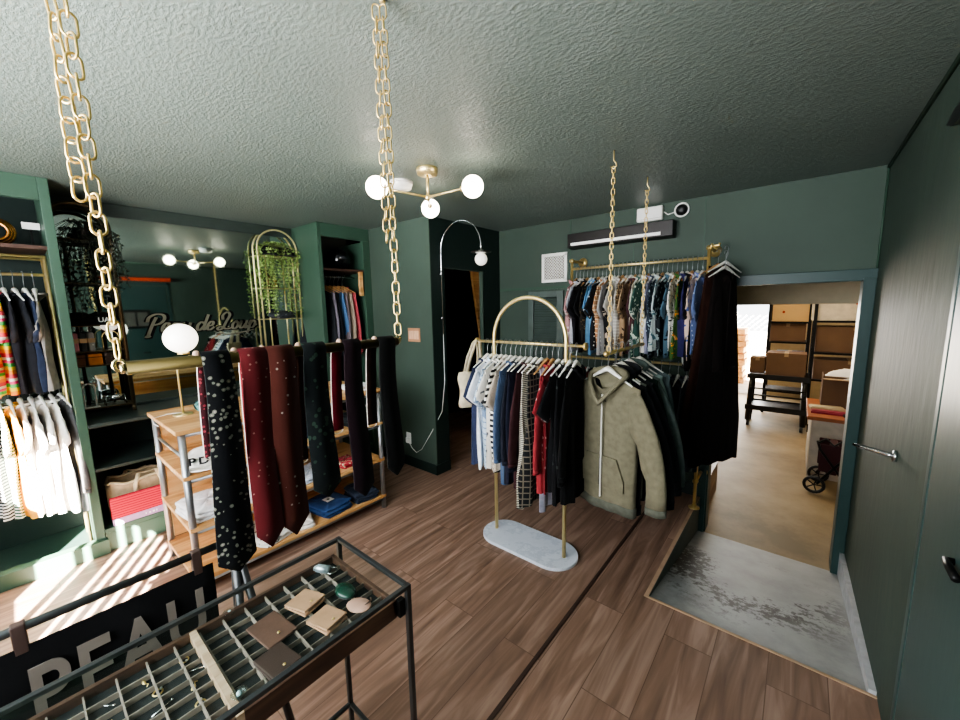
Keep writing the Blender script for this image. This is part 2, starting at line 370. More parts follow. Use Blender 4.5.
# script lettering as ribbon strokes: x right, y up, unit = x-height
def spline(P, k=7):
    out = []
    P = [P[0]]+P+[P[-1]]
    for i in range(1, len(P)-2):
        for s in range(k):
            u = s/k; a, b, c, d = P[i-1], P[i], P[i+1], P[i+2]
            out.append(tuple(.5*((2*b[j])+(-a[j]+c[j])*u+(2*a[j]-5*b[j]+4*c[j]-d[j])*u*u+(-a[j]+3*b[j]-3*c[j]+d[j])*u**3) for j in (0, 1)))
    out.append(P[-2]); return out
SCR = {
 'P': (1.5, [[(.35, -.5), (.45, .2), (.62, 1.1), (.8, 1.75)], [(.05, 1.2), (.15, 1.75), (.7, 2.1), (1.4, 2.0), (1.6, 1.5), (1.25, 1.0), (.7, .85)], [(.1, -.45), (.35, -.55), (.6, -.4)]]),
 'e': (.85, [[(.15, .45), (.6, .6), (.62, .95), (.35, 1.0), (.1, .6), (.15, .1), (.45, 0), (.85, .35)]]),
 'a': (1.05, [[(.75, .85), (.4, 1.0), (.1, .6), (.15, .08), (.45, .05), (.78, .5)], [(.9, 1.0), (.8, .5), (.78, .2), (.88, .03), (1.1, .35)]]),
 'u': (1.1, [[(.0, .4), (.2, .95), (.12, .3), (.25, .02), (.55, .15), (.78, .6)], [(.9, 1.0), (.8, .5), (.78, .2), (.88, .02), (1.15, .35)]]),
 'd': (1.1, [[(.75, .85), (.4, 1.0), (.1, .6), (.15, .08), (.45, .05), (.78, .5)], [(1.05, 1.95), (.92, 1.2), (.8, .4), (.88, .03), (1.15, .35)]]),
 'L': (1.5, [[(.35, 1.2), (.25, 1.8), (.7, 2.2), (1.05, 1.8), (.75, .9), (.5, .15), (.1, -.1), (-.1, .15), (.3, .3), (.9, 0), (1.5, .1)]]),
 'o': (.9, [[(.45, 1.0), (.1, .6), (.2, .05), (.6, .1), (.75, .6), (.45, 1.0), (.6, .8), (.95, .75)]]),
 'p': (1.1, [[(.1, .5), (.3, 1.0), (.2, .2), (.05, -.75)], [(.25, .5), (.55, 1.0), (.85, .7), (.7, .1), (.3, .05)], [(.75, .25), (1.15, .45)]]),
 ' ': (.5, [])}
def script(txt, s, w):
    m = MB(); x = 0
    for ch in txt:
        adv, st = SCR[ch]
        for P in st:
            S = spline(P); n = len(S); L = []; R = []
            for i, p in enumerate(S):
                a = S[max(i-1, 0)]; b = S[min(i+1, n-1)]; dx, dy = b[0]-a[0], b[1]-a[1]; l = math.hypot(dx, dy) or 1
                ww = w*(.55+.75*abs(dy)/l)
                L.append((x+p[0]-dy/l*ww, p[1]+dx/l*ww)); R.append((x+p[0]+dy/l*ww, p[1]-dx/l*ww))
            vs = [(0, q[0]*s+q[1]*s*.25, q[1]*s) for q in L+R]
            m.add(vs, [(i, i+1, n+i+1, n+i) for i in range(n-1)])
        x += adv
    S = spline([(x-5.2, -.25), (x-3.6, -.75), (x-1.8, -.55), (x-.1, -.2)]) if txt[0] != 'P' or True else []
    n = len(S); vs = []
    for sg in (1, -1):
        for i, p in enumerate(S): vs.append((0, p[0]*s, (p[1]+sg*.11*math.sin(PI*i/(n-1)))*s))
    m.add(vs, [(i, i+1, n+i+1, n+i) for i in range(n-1)])
    return m, x*s
GREYT = plain('grey bronze lettering', '#737061', .45, .3, .1)
for nm, w, dx, mt in (('lettering_outline', .31, .0052, BLACKF), ('lettering', .13, .0066, GREYT)):  # wider black copy behind makes the dark outline of the letters
    mm, tw = script('Peau de Loup', .0675, w)
    mm.v = [(dx, y-.40+(.006 if w > .15 else 0), z+.56) for x, y, z in mm.v]
    o = mm.build(nm, mt, t)
# switches, outlet, cord on the column
t = thing('light_switch', 'copper toned light switch plate with four rockers on the column', 'switch', (-2.836, 2.44, 1.343))
COP = plain('copper plate', '#c28a66', .45, .3, .1)
MB().box(-.085, .085, -.008, 0, -.065, .065).build('plate', COP, t, bevel=.003)
for i in range(4): MB().box(-.07+i*.037, -.04+i*.037, -.013, -.008, -.04, .04).build('rocker', plain('pale copper rocker', '#e0b493', .4), t, bevel=.002)
t = thing('wall_outlet', 'white outlet with a plug low on the green column', 'outlet', (-2.985, 2.44, .29))
MB().box(-.035, .035, -.006, 0, -.058, .058).build('plate', WHITE, t, bevel=.002)
MB().box(-.018, .018, -.03, -.006, -.045, .01).build('plug', WHITE, t, bevel=.003)

# back-wall fittings
t = thing('radiant_heater', 'long dark brown strip heater with a white tube high on the back wall', 'heater', (-1.27, BY, 2.18))
MB().prism([(-.11, -.055), (-.02, -.065), (0, -.065), (0, .065), (-.11, .065)], -.45, .45, Matrix(((0, 0, 1, 0), (1, 0, 0, 0), (0, 1, 0, 0), (0, 0, 0, 1)))).build('housing', plain('dark brown heater metal', '#120c0b', .4, .3), t, bevel=.004)
MB().cyl((-.41, -.112, -.03), (.36, -.112, -.03), .013, 10).build('tube', plain('white lamp tube', '#e9e6e2', .4, emit='#ffffff', es=.3), t)
t = thing('air_vent', 'small square white lattice vent on the back wall', 'vent', (-1.91, BY, 1.965))
m = MB()
for a in (0, 1):
    for s in (-1, 1):
        m.box(*((s*.125-.014, s*.125+.014, -.012, 0, -.125, .125) if a else (-.139, .139, -.012, 0, s*.125-.014, s*.125+.014)))
m.build('frame', WHITE, t)
m = MB()
for i in range(-9, 10):
    for sg in (-1, 1):
        x = i*.028; a, b = max(-.115, x-.115), min(.115, x+.115)
        if b > a: m.tube([(a, -.006, sg*(a-x)), (b, -.006, sg*(b-x))], .0042, 4)
m.build('lattice', WHITE, t); MB().box(-.115, .115, -.003, 0, -.115, .115).build('backing', plain('dim beige', '#5e554d', .8), t)
t = thing('alarm_box', 'white rectangular plastic box high on the back wall', 'box', (-1.02, BY, 2.325))
MB().box(-.1, .1, -.05, 0, -.055, .055).build('case', WHITE, t, bevel=.01)
MB().box(-.1, .1, -.052, -.05, -.04, -.037).build('seam', plain('grey seam', '#b5b2ad'), t)
t = thing('security_camera', 'round black camera with a white ring by the ceiling', 'camera', (-.785, BY, 2.325))
RY = Matrix.Rotation(PI/2, 4, 'X')
def face_y(mb): mb.v = [tuple(RY @ Vector(p)) for p in mb.v]; return mb
face_y(MB().tube([(.05*math.cos(a/32*2*PI), .05*math.sin(a/32*2*PI), .01) for a in range(32)], .006, 8, True)).build('ring', WHITE, t)
face_y(MB().lathe([(.042, 0), (.042, .02), (.03, .035), (.012, .042)], 24)).build('lens_dome', BLACK, t)
MB().tube([(-.05, -.01, -.01), (-.1, -.012, -.02), (-.13, -.012, .005), (-.2, -.012, .01)], .004, 6).build('cable', WHITE, t)
# louvred door
d = MB().box(-2.2, -2.14, BY-.03, BY, .02, 1.74).box(-1.87, -1.8, BY-.03, BY, .02, 1.74).box(-2.14, -1.87, BY-.03, BY, 1.68, 1.74).box(-2.14, -1.87, BY-.03, BY, .02, .2).build('door_2', plain('grey green louvre paint', '#4c5854', .4), bevel=.004); struct(d)
m = MB()
for i in range(60):
    z = .21+i*.0246
    m.add([(-2.14, BY-.024, z), (-1.87, BY-.024, z), (-1.87, BY-.004, z+.019), (-2.14, BY-.004, z+.019)], [(0, 1, 2, 3)])
m.build('louvre_slats', plain('grey green louvre paint', '#4c5854', .4), d)
# lever on the right wall
t = thing('lever_handle', 'chrome lever handle projecting from the green wall beside the doorway', 'handle', (RX, 2.28, .95))
MB().cyl((0, 0, 0), (-.012, 0, 0), .024, 20).build('rose', CHROME, t)
MB().tube([(-.008, 0, 0), (-.02, .004, 0), (-.06, .034, .0), (-.10, .062, .001), (-.125, .08, .002)], [.010, .011, .011, .009, .006], 10).build('lever', CHROME, t)
# things seen only in the mirror: paddle over the door, plaque on the door
t = thing('wooden_paddle', 'red painted paddle with a black tip mounted over the door, seen in the mirror', 'paddle', (RX-.03, 1.38, 2.14))
RED = plain('orange red paint', '#c9431f', .4, 0, .1)
MB().prism([(-.5, -.02), (.1, -.028), (.42, -.03), (.42, .03), (.1, .028), (-.5, .02)], -.008, .008, Matrix(((0, 0, 1, 0), (1, 0, 0, 0), (0, 1, 0, 0), (0, 0, 0, 1)))).build('blade', RED, t, bevel=.003)
MB().prism([(.42, -.03), (.52, -.022), (.58, 0), (.52, .022), (.42, .03)], -.009, .009, Matrix(((0, 0, 1, 0), (1, 0, 0, 0), (0, 1, 0, 0), (0, 0, 0, 1)))).build('tip', BLACK, t)
t = thing('door_plaque', 'dark framed plaque hung on the green door, seen in the mirror', 'plaque', (RX-.013, 1.22, 1.5))
MB().box(-.015, 0, -.26, .26, -.15, .15).build('frame', BLACK, t, bevel=.004)
for i in range(3): MB().box(-.017, -.015, -.22+i*.155, -.09+i*.155, -.11, .11).build('panel', plain('dim grey print', '#55524c'), t)

# ------------------------------------------------------------------ store room beyond the doorway
struct(MB().box(-4, 3, BY, 9.6, LOW-.1, LOW).build('floor_store', CONC))
struct(MB().box(-4.1, -4, BY+.12, 9.7, LOW, 2.6).box(2, 2.1, BY+.12, 9.7, LOW, 2.6).build('wall_store_side', CREAM))
struct(MB().box(-4, -1.75, 9.6, 9.7, LOW, 2.6).box(-.48, 2, 9.6, 9.7, LOW, 2.6).box(-1.75, -.48, 9.6, 9.7, 1.75, 2.6).build('wall_store_back', CREAM))
struct(MB().box(-4, 2.1, BY+.12, 9.7, 2.6, 2.7).build('ceiling_store', CREAM))
struct(MB().box(-4.1, 2.1, BY+.121, BY+.14, 2.35, 2.7).box(.46, 2.1, BY+.02, BY+.12, LOW, 2.7).build('wall_store_front', CREAM))
struct(MB().box(-4, 2, 4.7, 4.85, 1.565, 2.6).build('trim_7', CREAM))
tag(MB().box(-12, 8, 9.7, 30, LOW-.12, LOW-.02).build('yard_paving', brushed_conc('sunlit paving', '#b9ac98', '#cfc4b2', '#ddd5c6', 4)), 'bright paved yard outside the store room', 'paving'); bpy.data.objects['yard_paving']['kind'] = 'structure'
t = thing('timber_stack', 'orange brown stack of timber boards in the yard by the opening', 'timber', (-1.1, 11.2, LOW-.02))
for k in range(9): MB().box(-.3+.03*(k % 2), .17-.02*(k % 3), -.4, .4, k*.145, k*.145+.12).build('board_layer', OAK, t)
t = thing('chain_link_fence', 'pale chain link fence across the bright yard outside', 'fence', (-1.5, 14, LOW))
m = MB()
for i in range(-32, 33):
    for sg in (-1, 1):
        x = i*.16; a, b = max(-2.5, x-.75), min(2.5, x+.75)
        if b > a: m.tube([(a, 0, .75+sg*(a-x)), (b, 0, .75+sg*(b-x))], .008, 3)
m.build('mesh', STEEL, t)
for x in (-2.5, 0, 2.5): MB().cyl((x, 0, 0), (x, 0, 1.6), .03, 8).build('post', STEEL, t)
def cbox(label, x, y, z, w, d, h, mt=CARD, group=None, rz=0, open_=False):
    t = thing('cardboard_box', label, 'box', (x, y, z), rz, group or 'cartons in the store room')
    m = MB(); tk = .006
    if open_:
        m.box(-w/2, w/2, -d/2, -d/2+tk, 0, h).box(-w/2, w/2, d/2-tk, d/2, 0, h).box(-w/2, -w/2+tk, -d/2, d/2, 0, h).box(w/2-tk, w/2, -d/2, d/2, 0, h).box(-w/2, w/2, -d/2, d/2, 0, tk)
        m.build('carton', mt, t)
        MB().box(-w/2, w/2, -d/2-.09, -d/2, h-.03, h-.024, ).build('flap', CARDL, t); MB().box(w/2, w/2+.1, -d/2, d/2, h-.004, h).build('flap', CARDL, t)
    else:
        m.box(-w/2, w/2, -d/2, d/2, 0, h); m.build('carton', mt, t, bevel=.006)
        MB().box(-.025, .025, -d/2-.002, d/2+.002, h-.05, h+.001).build('tape', CARDL, t)
    return t
def shelving(label, x0, x1, y0, y1, zs, top):
    t = thing('storage_shelving', label, 'shelving', ((x0+x1)/2, (y0+y1)/2, LOW))
    w, d = (x1-x0)/2, (y1-y0)/2
    for a in (-1, 1):
        for b in (-1, 1): MB().box(a*w-.02, a*w+.02, b*d-.02, b*d+.02, 0, top-LOW).build('post', BLACKM, t)
    for z in zs: MB().box(-w, w, -d, d, z-LOW-.03, z-LOW).build('shelf', BLACKM, t)
    return t
shelving('black steel shelving stacked with cartons at the right of the store', .17, 1.15, 7.6, 8.1, (-.05, .42, .83, 1.3), 1.95)
shelving('black steel shelving at the left, behind the rolling cart', -.40, .12, 8.1, 8.6, (.1, .55, .93, 1.26), 1.95)
b = cbox('white printed carton with red marks on the top right shelf', .6, 7.85, 1.3, .95, .45, .42, plain('off white carton', '#d8ccb8', .8))
for i, (x, z, w_, h_) in enumerate(((.05, .25, .12, .045), (.2, .25, .12, .045), (.12, .17, .22, .02), (.12, .13, .2, .02))): MB().box(x-w_/2, x+w_/2, -.229, -.226, z-h_/2, z+h_/2).build('red_mark', RED, b)
cbox('brown carton on the middle right shelf', .62, 7.85, .83, .85, .42, .38)
cbox('low brown carton on the lower right shelf', .6, 7.85, .42, .8, .42, .3)
cbox('small pale carton on the middle right shelf', .27, 7.75, .83, .1, .2, .08, CARDL)
cbox('patterned red and cream carton on the top left shelf', -.12, 8.35, 1.26, .5, .4, .33, cloth('#c9a878', 'floral', '#9c3a24', '#5c2418', .35))
cbox('brown carton on the middle left shelf', -.15, 8.35, .93, .46, .4, .3)
cbox('dark blue bin on the lower left shelf', -.1, 8.35, .55, .36, .4, .2, plain('navy plastic', '#27344a', .5))
# rolling utility cart
t = thing('utility_cart', 'black rolling utility cart carrying two cartons', 'cart', (-.2, 7.3, LOW))
for z, nm in ((.80, 'top_shelf'), (.32, 'lower_shelf')):
    MB().box(-.36, .36, -.24, .24, z-.05, z).box(-.37, .37, -.25, -.235, z-.06, z+.02).box(-.37, .37, .235, .25, z-.06, z+.02).build(nm, BLACK, t, bevel=.006)
for a in (-1, 1):
    for b_ in (-1, 1):
        MB().tube([(a*.33, b_*.21, .09), (a*.31, b_*.2, .80)], [.035, .03], 8).build('leg', BLACK, t)
        w_ = MB().cyl((a*.32-.018, b_*.2, .055), (a*.32+.018, b_*.2, .055), .055, 18).build('wheel', DARKST, t)
MB().tube([(-.33, -.24, .6), (.33, -.24, .6)], .012, 8).tube([(-.33, -.24, .5), (.33, -.24, .5)], .012, 8).build('rail', BLACK, t)
cbox('brown carton, the larger of two on the rolling cart', -.12, 7.3, .5, .46, .36, .34, CARD)
cbox('small brown carton at the left end of the rolling cart', -.46, 7.3, .52, .19, .28, .24, CARD)
# white work cabinet with wooden top and clutter
t = thing('work_cabinet', 'white cabinet with a brown wooden top in the store room', 'cabinet', (.55, 5.75, LOW))
MB().box(-.38, .42, -.42, .5, 0, .64).build('carcass', plain('dirty white laminate', '#b9b0a2', .5), t, bevel=.004)
MB().box(-.42, .46, -.46, .54, .64, .68).build('top', plain('orange brown top', '#9a5a33', .5), t, bevel=.004)
MB().box(-.384, -.38, -.36, .44, .05, .6).build('door', plain('pale laminate', '#c6bfb2', .5), t)
MB().box(-.395, -.384, .3, .32, .3, .4).build('pull', BLACKM, t)
cbox('open brown crate of wrapping paper on the cabinet', .5, 6.02, .38, .5, .34, .36, CARD, open_=True)
m = MB()
random.seed(5)
R = []
for i in range(9):
    a = i/8; R.append([(x*(.24-.02*a), y*(.16-.02*a)*1, .0) for x, y in ((math.cos(2*PI*j/18), math.sin(2*PI*j/18)) for j in range(18))])
R = [[(x*(1-.8*(i/8)**2)+random.uniform(-.012, .012), y*(1-.8*(i/8)**2)+random.uniform(-.012, .012), .11*math.sin(i/8*PI/2)+random.uniform(-.01, .01)) for x, y, _ in r] for i, r in enumerate(R)]
o = m.rings(R).build('wrapping_paper', WHITE); o.location = (.5, 6.0, .70); tag(o, 'crumpled white wrapping paper heaped in the open crate', 'paper')
cbox('small tan carton on the cabinet top, right of the crate', .58, 5.62, .38, .16, .16, .13, CARDL)
for i, (x, y, w_, d_, h_, c_, lab) in enumerate(((.34, 5.5, .36, .1, .035, '#8e2238', 'maroon flat box lying on the cabinet edge'), (.3, 5.75, .3, .14, .03, '#c9bb9b', 'pile of cream papers on the cabinet top'), (.47, 5.44, .1, .05, .04, '#1c1c1e', 'black tape dispenser beside the maroon box'))):
    t = thing(('flat_box', 'paper_pile', 'tape_dispenser')[i], lab, ('box', 'papers', 'tool')[i], (x, y, .38), .1*i)
    MB().box(-w_/2, w_/2, -d_/2, d_/2, 0, h_*.7).build('base', plain('item'+c_, c_, .6), t, bevel=.004); MB().box(-w_/2+.01, w_/2-.02, -d_/2+.01, d_/2-.01, h_*.7, h_).build('top', plain('item'+c_, c_, .6), t, bevel=.004)
# folding wheeled trolley in front of the cabinet
t = thing('folding_trolley', 'dark red folding wagon with black wheels in front of the cabinet', 'trolley', (.34, 5.05, LOW))
DR = plain('dark red cloth', '#3a1118', .8)
for s in (-1, 1):
    w_ = MB(); w_.tube([(s*.02-.1+.075*math.cos(a/20*2*PI), s*.17, .09+.075*math.sin(a/20*2*PI)) for a in range(20)], .014, 8, True)
    for k in range(5): w_.tube([(s*.02-.1, s*.17, .09), (s*.02-.1+.072*math.cos(k*1.257), s*.17, .09+.072*math.sin(k*1.257))], .006, 5)
    w_.build('wheel', BLACK, t)
MB().tube([(-.1, -.16, .1), (.12, -.14, .45), (.13, -.1, .5)], .012, 8).build('frame_bar', BLACKM, t); MB().tube([(.14, -.16, .1), (-.1, -.14, .45), (-.12, -.1, .52)], .012, 8).build('frame_bar', BLACKM, t); MB().tube([(-.1, .16, .1), (.12, .14, .45)], .012, 8).build('frame_bar', BLACKM, t)
MB().box(-.1, .12, -.13, -.11, .22, .5).box(-.1, .12, .11, .13, .22, .5).box(-.02, .04, -.12, .12, .2, .5).build('bag', DR, t, bevel=.01)
MB().tube([(-.12, -.12, .5), (-.06, -.13, .56), (.0, -.13, .5), (.06, -.13, .56), (.12, -.12, .52)], .011, 8).build('handle', BLACK, t)
# plank leaning in the dark hall
t = tag(MB().prism([(-.09, 0), (.09, 0), (.09, 2.1), (-.09, 2.1)], 0, .03, Matrix.Translation((-3.05, 3.98, .02)) @ Matrix(((0, 0, 1, 0), (1, -.19, 0, 0), (0, 1, 0, 0), (0, 0, 0, 1)))).build('leaning_plank', OAK), 'brown plank leaning inside the dark hall opening', 'plank')

# ------------------------------------------------------------------ garments
def sgn(a): return -1 if a < 0 else 1
def body_mb(L, W0, W1, seed, neck=.085, drop=.06, amp=.012, th=.03, slope=.32, nu=44, nv=16):
    r = random.Random(seed); ph = [r.uniform(0, 6.3) for _ in range(5)]; tw = r.uniform(-.5, .5)
    R = []
    for i in range(nv+1):
        v = i/nv; w = W0+(W1-W0)*min(1, v*1.3)-.012*math.sin(PI*min(1, v*1.6)); ring = []
        for j in range(nu):
            u = 2*PI*j/nu; cx, sx = math.cos(u), math.sin(u)
            x = w*sgn(cx)*abs(cx)**.75
            if v == 0: t = .05*math.sqrt(max(0, 1-(x/neck)**2)) if abs(x) < neck else .0015
            else: t = th*(.35+.65*min(1, v*2.5))*(abs(sx)**.6)+.002
            y = t*sgn(sx) if v == 0 else t*sgn(sx)
            zs = -slope*max(0, abs(x)-neck*.8)
            if sx < 0 and abs(x) < neck: zs -= drop*(1-(x/neck)**2)
            f = amp*min(1, v*2.2)
            y += f*(math.sin(x*34+ph[0]+tw*v*3)+.6*math.sin(x*61+ph[1]-v*2)+.5*math.sin(v*7+ph[2])*sgn(sx))
            z = zs*(1-v)**1.6-L*v+.008*v*math.sin(x*25+ph[3])
            ring.append((x, y, z))
        R.append(ring)
    return MB().rings(R, cap=False)
def sleeve_mb(side, L, r0, r1, seed, W0=.2, flare=.5, depth=.022, slope=.32, z0=None):
    r = random.Random(seed*3+side); n = 9 if L > .35 else 6; R = []
    p = Vector((side*(W0-.012), 0, -slope*(W0-.07)-.004)); bend = r.uniform(-.1, .1); yd = r.uniform(-.25, .1)
    ph = r.uniform(0, 6)
    for i in range(n+1):
        u = i/n; fl = flare*(1-u*.85) if L > .35 else flare*(1-u*.35)
        d = Vector((side*fl, yd*u+bend*.2, -1)).normalized()
        if i: p = p+d*(L/n)
        q = Vector((-d.z*side, 0, d.x*side)); q.normalize()
        rr = r0+(r1-r0)*u+.004*math.sin(u*19+ph); dp = depth*(.55+.6*min(1, u*3))
        c_ = p-q*rr
        R.append([c_+q*(rr*math.cos(2*PI*k/14))+Vector((0, 1, 0))*(dp*math.sin(2*PI*k/14)+.003*math.sin(k*2+u*13)) for k in range(14)])
    return MB().rings(R)
def band_mb(mb_src_ring, h, g=.003):
    c = sum((Vector(p) for p in mb_src_ring), Vector())/len(mb_src_ring); out = []
    for s in (0, 1): out.append([Vector(p)+(Vector(p)-c)*.03-Vector((0, 0, h*s)) for p in mb_src_ring])
    return MB().rings(out, cap=True)
def collar_mb(neck=.085, drop=.06, r=.009, z=.004):
    P = []
    for j in range(28):
        u = 2*PI*j/28; x = neck*math.cos(u); s = math.sin(u)
        P.append((x, .05*s*.95, z-(drop*(1-(x/neck)**2) if s < 0 else 0)))
    return MB().tube(P, r, 6, True)
def shirt_collar_mb():
    m = MB()
    for s in (-1, 1):
        m.add([(s*.01, -.052, -.075), (s*.085, -.03, -.075), (s*.09, 0, .012), (s*.06, .045, .03), (0, .055, .034), (0, .05, .002), (s*.065, .038, 0), (s*.075, -.005, -.01), (s*.04, -.045, -.03)],
              [(0, 1, 2, 7, 8), (7, 2, 3, 6), (6, 3, 4, 5)])
    return m
def hood_mb():
    P = []; rr = []
    for j in range(24):
        u = 2*PI*j/24; x = .10*math.cos(u); s = math.sin(u)
        P.append((x*1.12, .055*s-(.03*(1-(x/.1)**2) if s < 0 else 0), .012+.02*s-(.13*(1-abs(x)/.10) if s < 0 else 0))); rr.append(.015+.014*max(0, s)-.003*max(0, -s))
    m = MB().tube(P, rr, 10, True)
    m.sphere((0, .065, -.055), .1, 18, (1.15, .36, 1.0)); return m
def pocket_mb(L):
    m = MB()
    for s in (-1, 1):
        m.prism([(s*.012, -L+.09), (s*.15, -L+.09), (s*.15, -L+.15), (s*.10, -L+.27), (s*.012, -L+.27)], .0, .012, Matrix(((1, 0, 0, 0), (0, 0, 1, -.05), (0, 1, 0, 0), (0, 0, 0, 1))))
    return m
SPEC = {  # L, W0, W1, sleeve L, r0, r1, flare, collar
 'tee':    dict(L=.70, W0=.20, W1=.205, sl=.21, r0=.085, r1=.078, fl=1.0, col='crew'),
 'shirt':  dict(L=.72, W0=.205, W1=.21, sl=.23, r0=.085, r1=.08, fl=.95, col='shirt'),
 'long':   dict(L=.68, W0=.20, W1=.205, sl=.55, r0=.08, r1=.045, fl=.5, col='crew'),
 'jacket': dict(L=.70, W0=.21, W1=.235, sl=.58, r0=.085, r1=.055, fl=.3, col='shirt'),
 'hoodie': dict(L=.68, W0=.205, W1=.19, sl=.62, r0=.085, r1=.052, fl=.72, col='hood'),
 'coat':   dict(L=1.22, W0=.18, W1=.40, sl=.62, r0=.09, r1=.06, fl=.12, col='shirt'),
 'tank':   dict(L=.66, W0=.14, W1=.2, sl=0, r0=0, r1=0, fl=0, col='crew'),
 'trousers': dict(L=.95, W0=.10, W1=.11, sl=0, r0=0, r1=0, fl=0, col=None),
 'dress':  dict(L=1.05, W0=.17, W1=.25, sl=0, r0=0, r1=0, fl=0, col='crew')}
GC = {}
GROUP = ['clothes on the arched rack']
def gmeshes(kind, seed, L=None, th=.028):
    key = (kind, seed % 4, L, th)
    if key in GC: return GC[key]
    s = SPEC[kind]; L = L or s['L']; sd = seed % 4+hash(kind) % 1 + 10*len(kind)
    out = []
    thick = kind in ('hoodie', 'jacket', 'coat')
    bm_ = body_mb(L, s['W0'], s['W1'], sd, th=th, amp=.013 if not thick else (.007 if kind != 'coat' else .003))
    out.append(('body', bm_.mesh('body'), 0))
    if s['sl']:
        for sd_ in (-1, 1):
            sm = sleeve_mb(sd_, s['sl'], s['r0'], s['r1'], sd, s['W0'], s['fl'], th*.75)
            out.append(('sleeve', sm.mesh('sleeve'), 0))
            if s['sl'] > .3: out.append(('cuff', band_mb(sm.v[-14:], .04 if kind == 'hoodie' else .025).mesh('cuff'), 1))
    if s['col'] == 'crew': out.append(('collar', collar_mb().mesh('collar'), 1))
    if s['col'] == 'shirt':
        out.append(('collar', shirt_collar_mb().mesh('collar'), 0))
        out.append(('placket', MB().box(-.014, .014, -th-.016, -th-.010, -L+.02, -.075).mesh('placket'), 0))
    if s['col'] == 'hood':
        out.append(('hood', hood_mb().mesh('hood'), 0))
        out.append(('zip', MB().box(-.003, .003, -th-.018, -th-.010, -L+.02, -.09).mesh('zip'), 2))
        out.append(('pocket', pocket_mb(L).mesh('pocket'), 0))
        out.append(('hem', band_mb(bm_.v[-44:], .055).mesh('hem'), 1))
    GC[key] = out; return out
ZIPM = plain('white zip', '#e6e2d8', .4)
def garment(name, kind, label, cat, loc, rz, mat, trim=None, seed=0, group=None, L=None, th=.022, sc=1., parts=True):
    t = thing(name, label, cat, loc, rz, group or GROUP[0])
    t.scale = (sc, 1, 1)
    for nm, me, k in gmeshes(kind, seed, L, th):
        if not parts and nm not in ('body', 'sleeve'): continue
        par = t
        if nm == 'cuff': par = last
        elif nm in ('placket', 'zip', 'pocket', 'hem', 'hood', 'collar'): par = body_
        last = link(nm, me, (mat, trim or mat, ZIPM)[k], par)
        if nm == 'body': body_ = last
    return t
# hanger: local frame has the rail axis along y; rail centre sits RH above the garment's neck
RH = .125
_hb = MB()
_P = [(x, 0, .032-.44*max(0, abs(x)-.004)+.004*abs(x)/.17) for x in [i*.017 for i in range(-10, 11)]]
_hb.tube(_P, [.004+.009*max(0, 1-abs(p[0])/.13) for p in _P], 8)
HB = _hb.mesh('body')
HK = MB().tube([(0, 0, .03), (0, 0, .085), (.008, 0, .098), (.017, 0, .112), (.019, 0, .125)]+[(.019*math.cos(a), 0, .125+.019*math.sin(a)) for a in [PI*i/8 for i in range(1, 8)]]+[(-.019, 0, .121)], .0022, 6).mesh('hook')
HWM = plain('white hanger plastic', '#eeebe4', .4); HWD = plain('wooden hanger', '#b98a56', .5); HGR = plain('grey hanger', '#8d9094', .4); HBK = plain('black hanger', '#1a1a1b', .4)
def hanger(label, loc, rz, mat=None, hook=None, group=None):
    t = thing('clothes_hanger', label, 'hanger', (loc[0], loc[1], loc[2]), rz, group or GROUP[0].replace('clothes', 'hangers'))
    link('shoulder_bar', HB, mat or HWM, t); link('hook', HK, hook or STEEL, t); return t

# ---------------- arched garment rack with marble base
AY = 2.05
t = thing('garment_rack', 'brass arched garment rack on a blue grey marble base', 'clothes rack', (-1.31, AY, 0))
st = [((.195)+.152*math.cos(math.radians(a)), .152*math.sin(math.radians(a))) for a in range(-90, 91, 10)]+[(-.195+.152*math.cos(math.radians(a)), .152*math.sin(math.radians(a))) for a in range(90, 271, 10)]
MB().prism(st, .0, .022).build('base', MARBLE, t, bevel=.003)
ar = arc(0, 1.385, .265, 180, 0, 22)
MB().tube([(-.265, 0, .022)]+[(x, 0, z) for x, z in ar]+[(.265, 0, .022)], .0125, 12).build('arch_frame', GOLD, t)
rail_ = MB().cyl((-.415, 0, 1.365), (.385, 0, 1.365), .009, 10).build('rail', GOLD, t)
for s in (-.415, .385): MB().cyl((s-.006, 0, 1.365), (s+.006, 0, 1.365), .022, 18).build('rail_end_disc', BRASS, rail_)
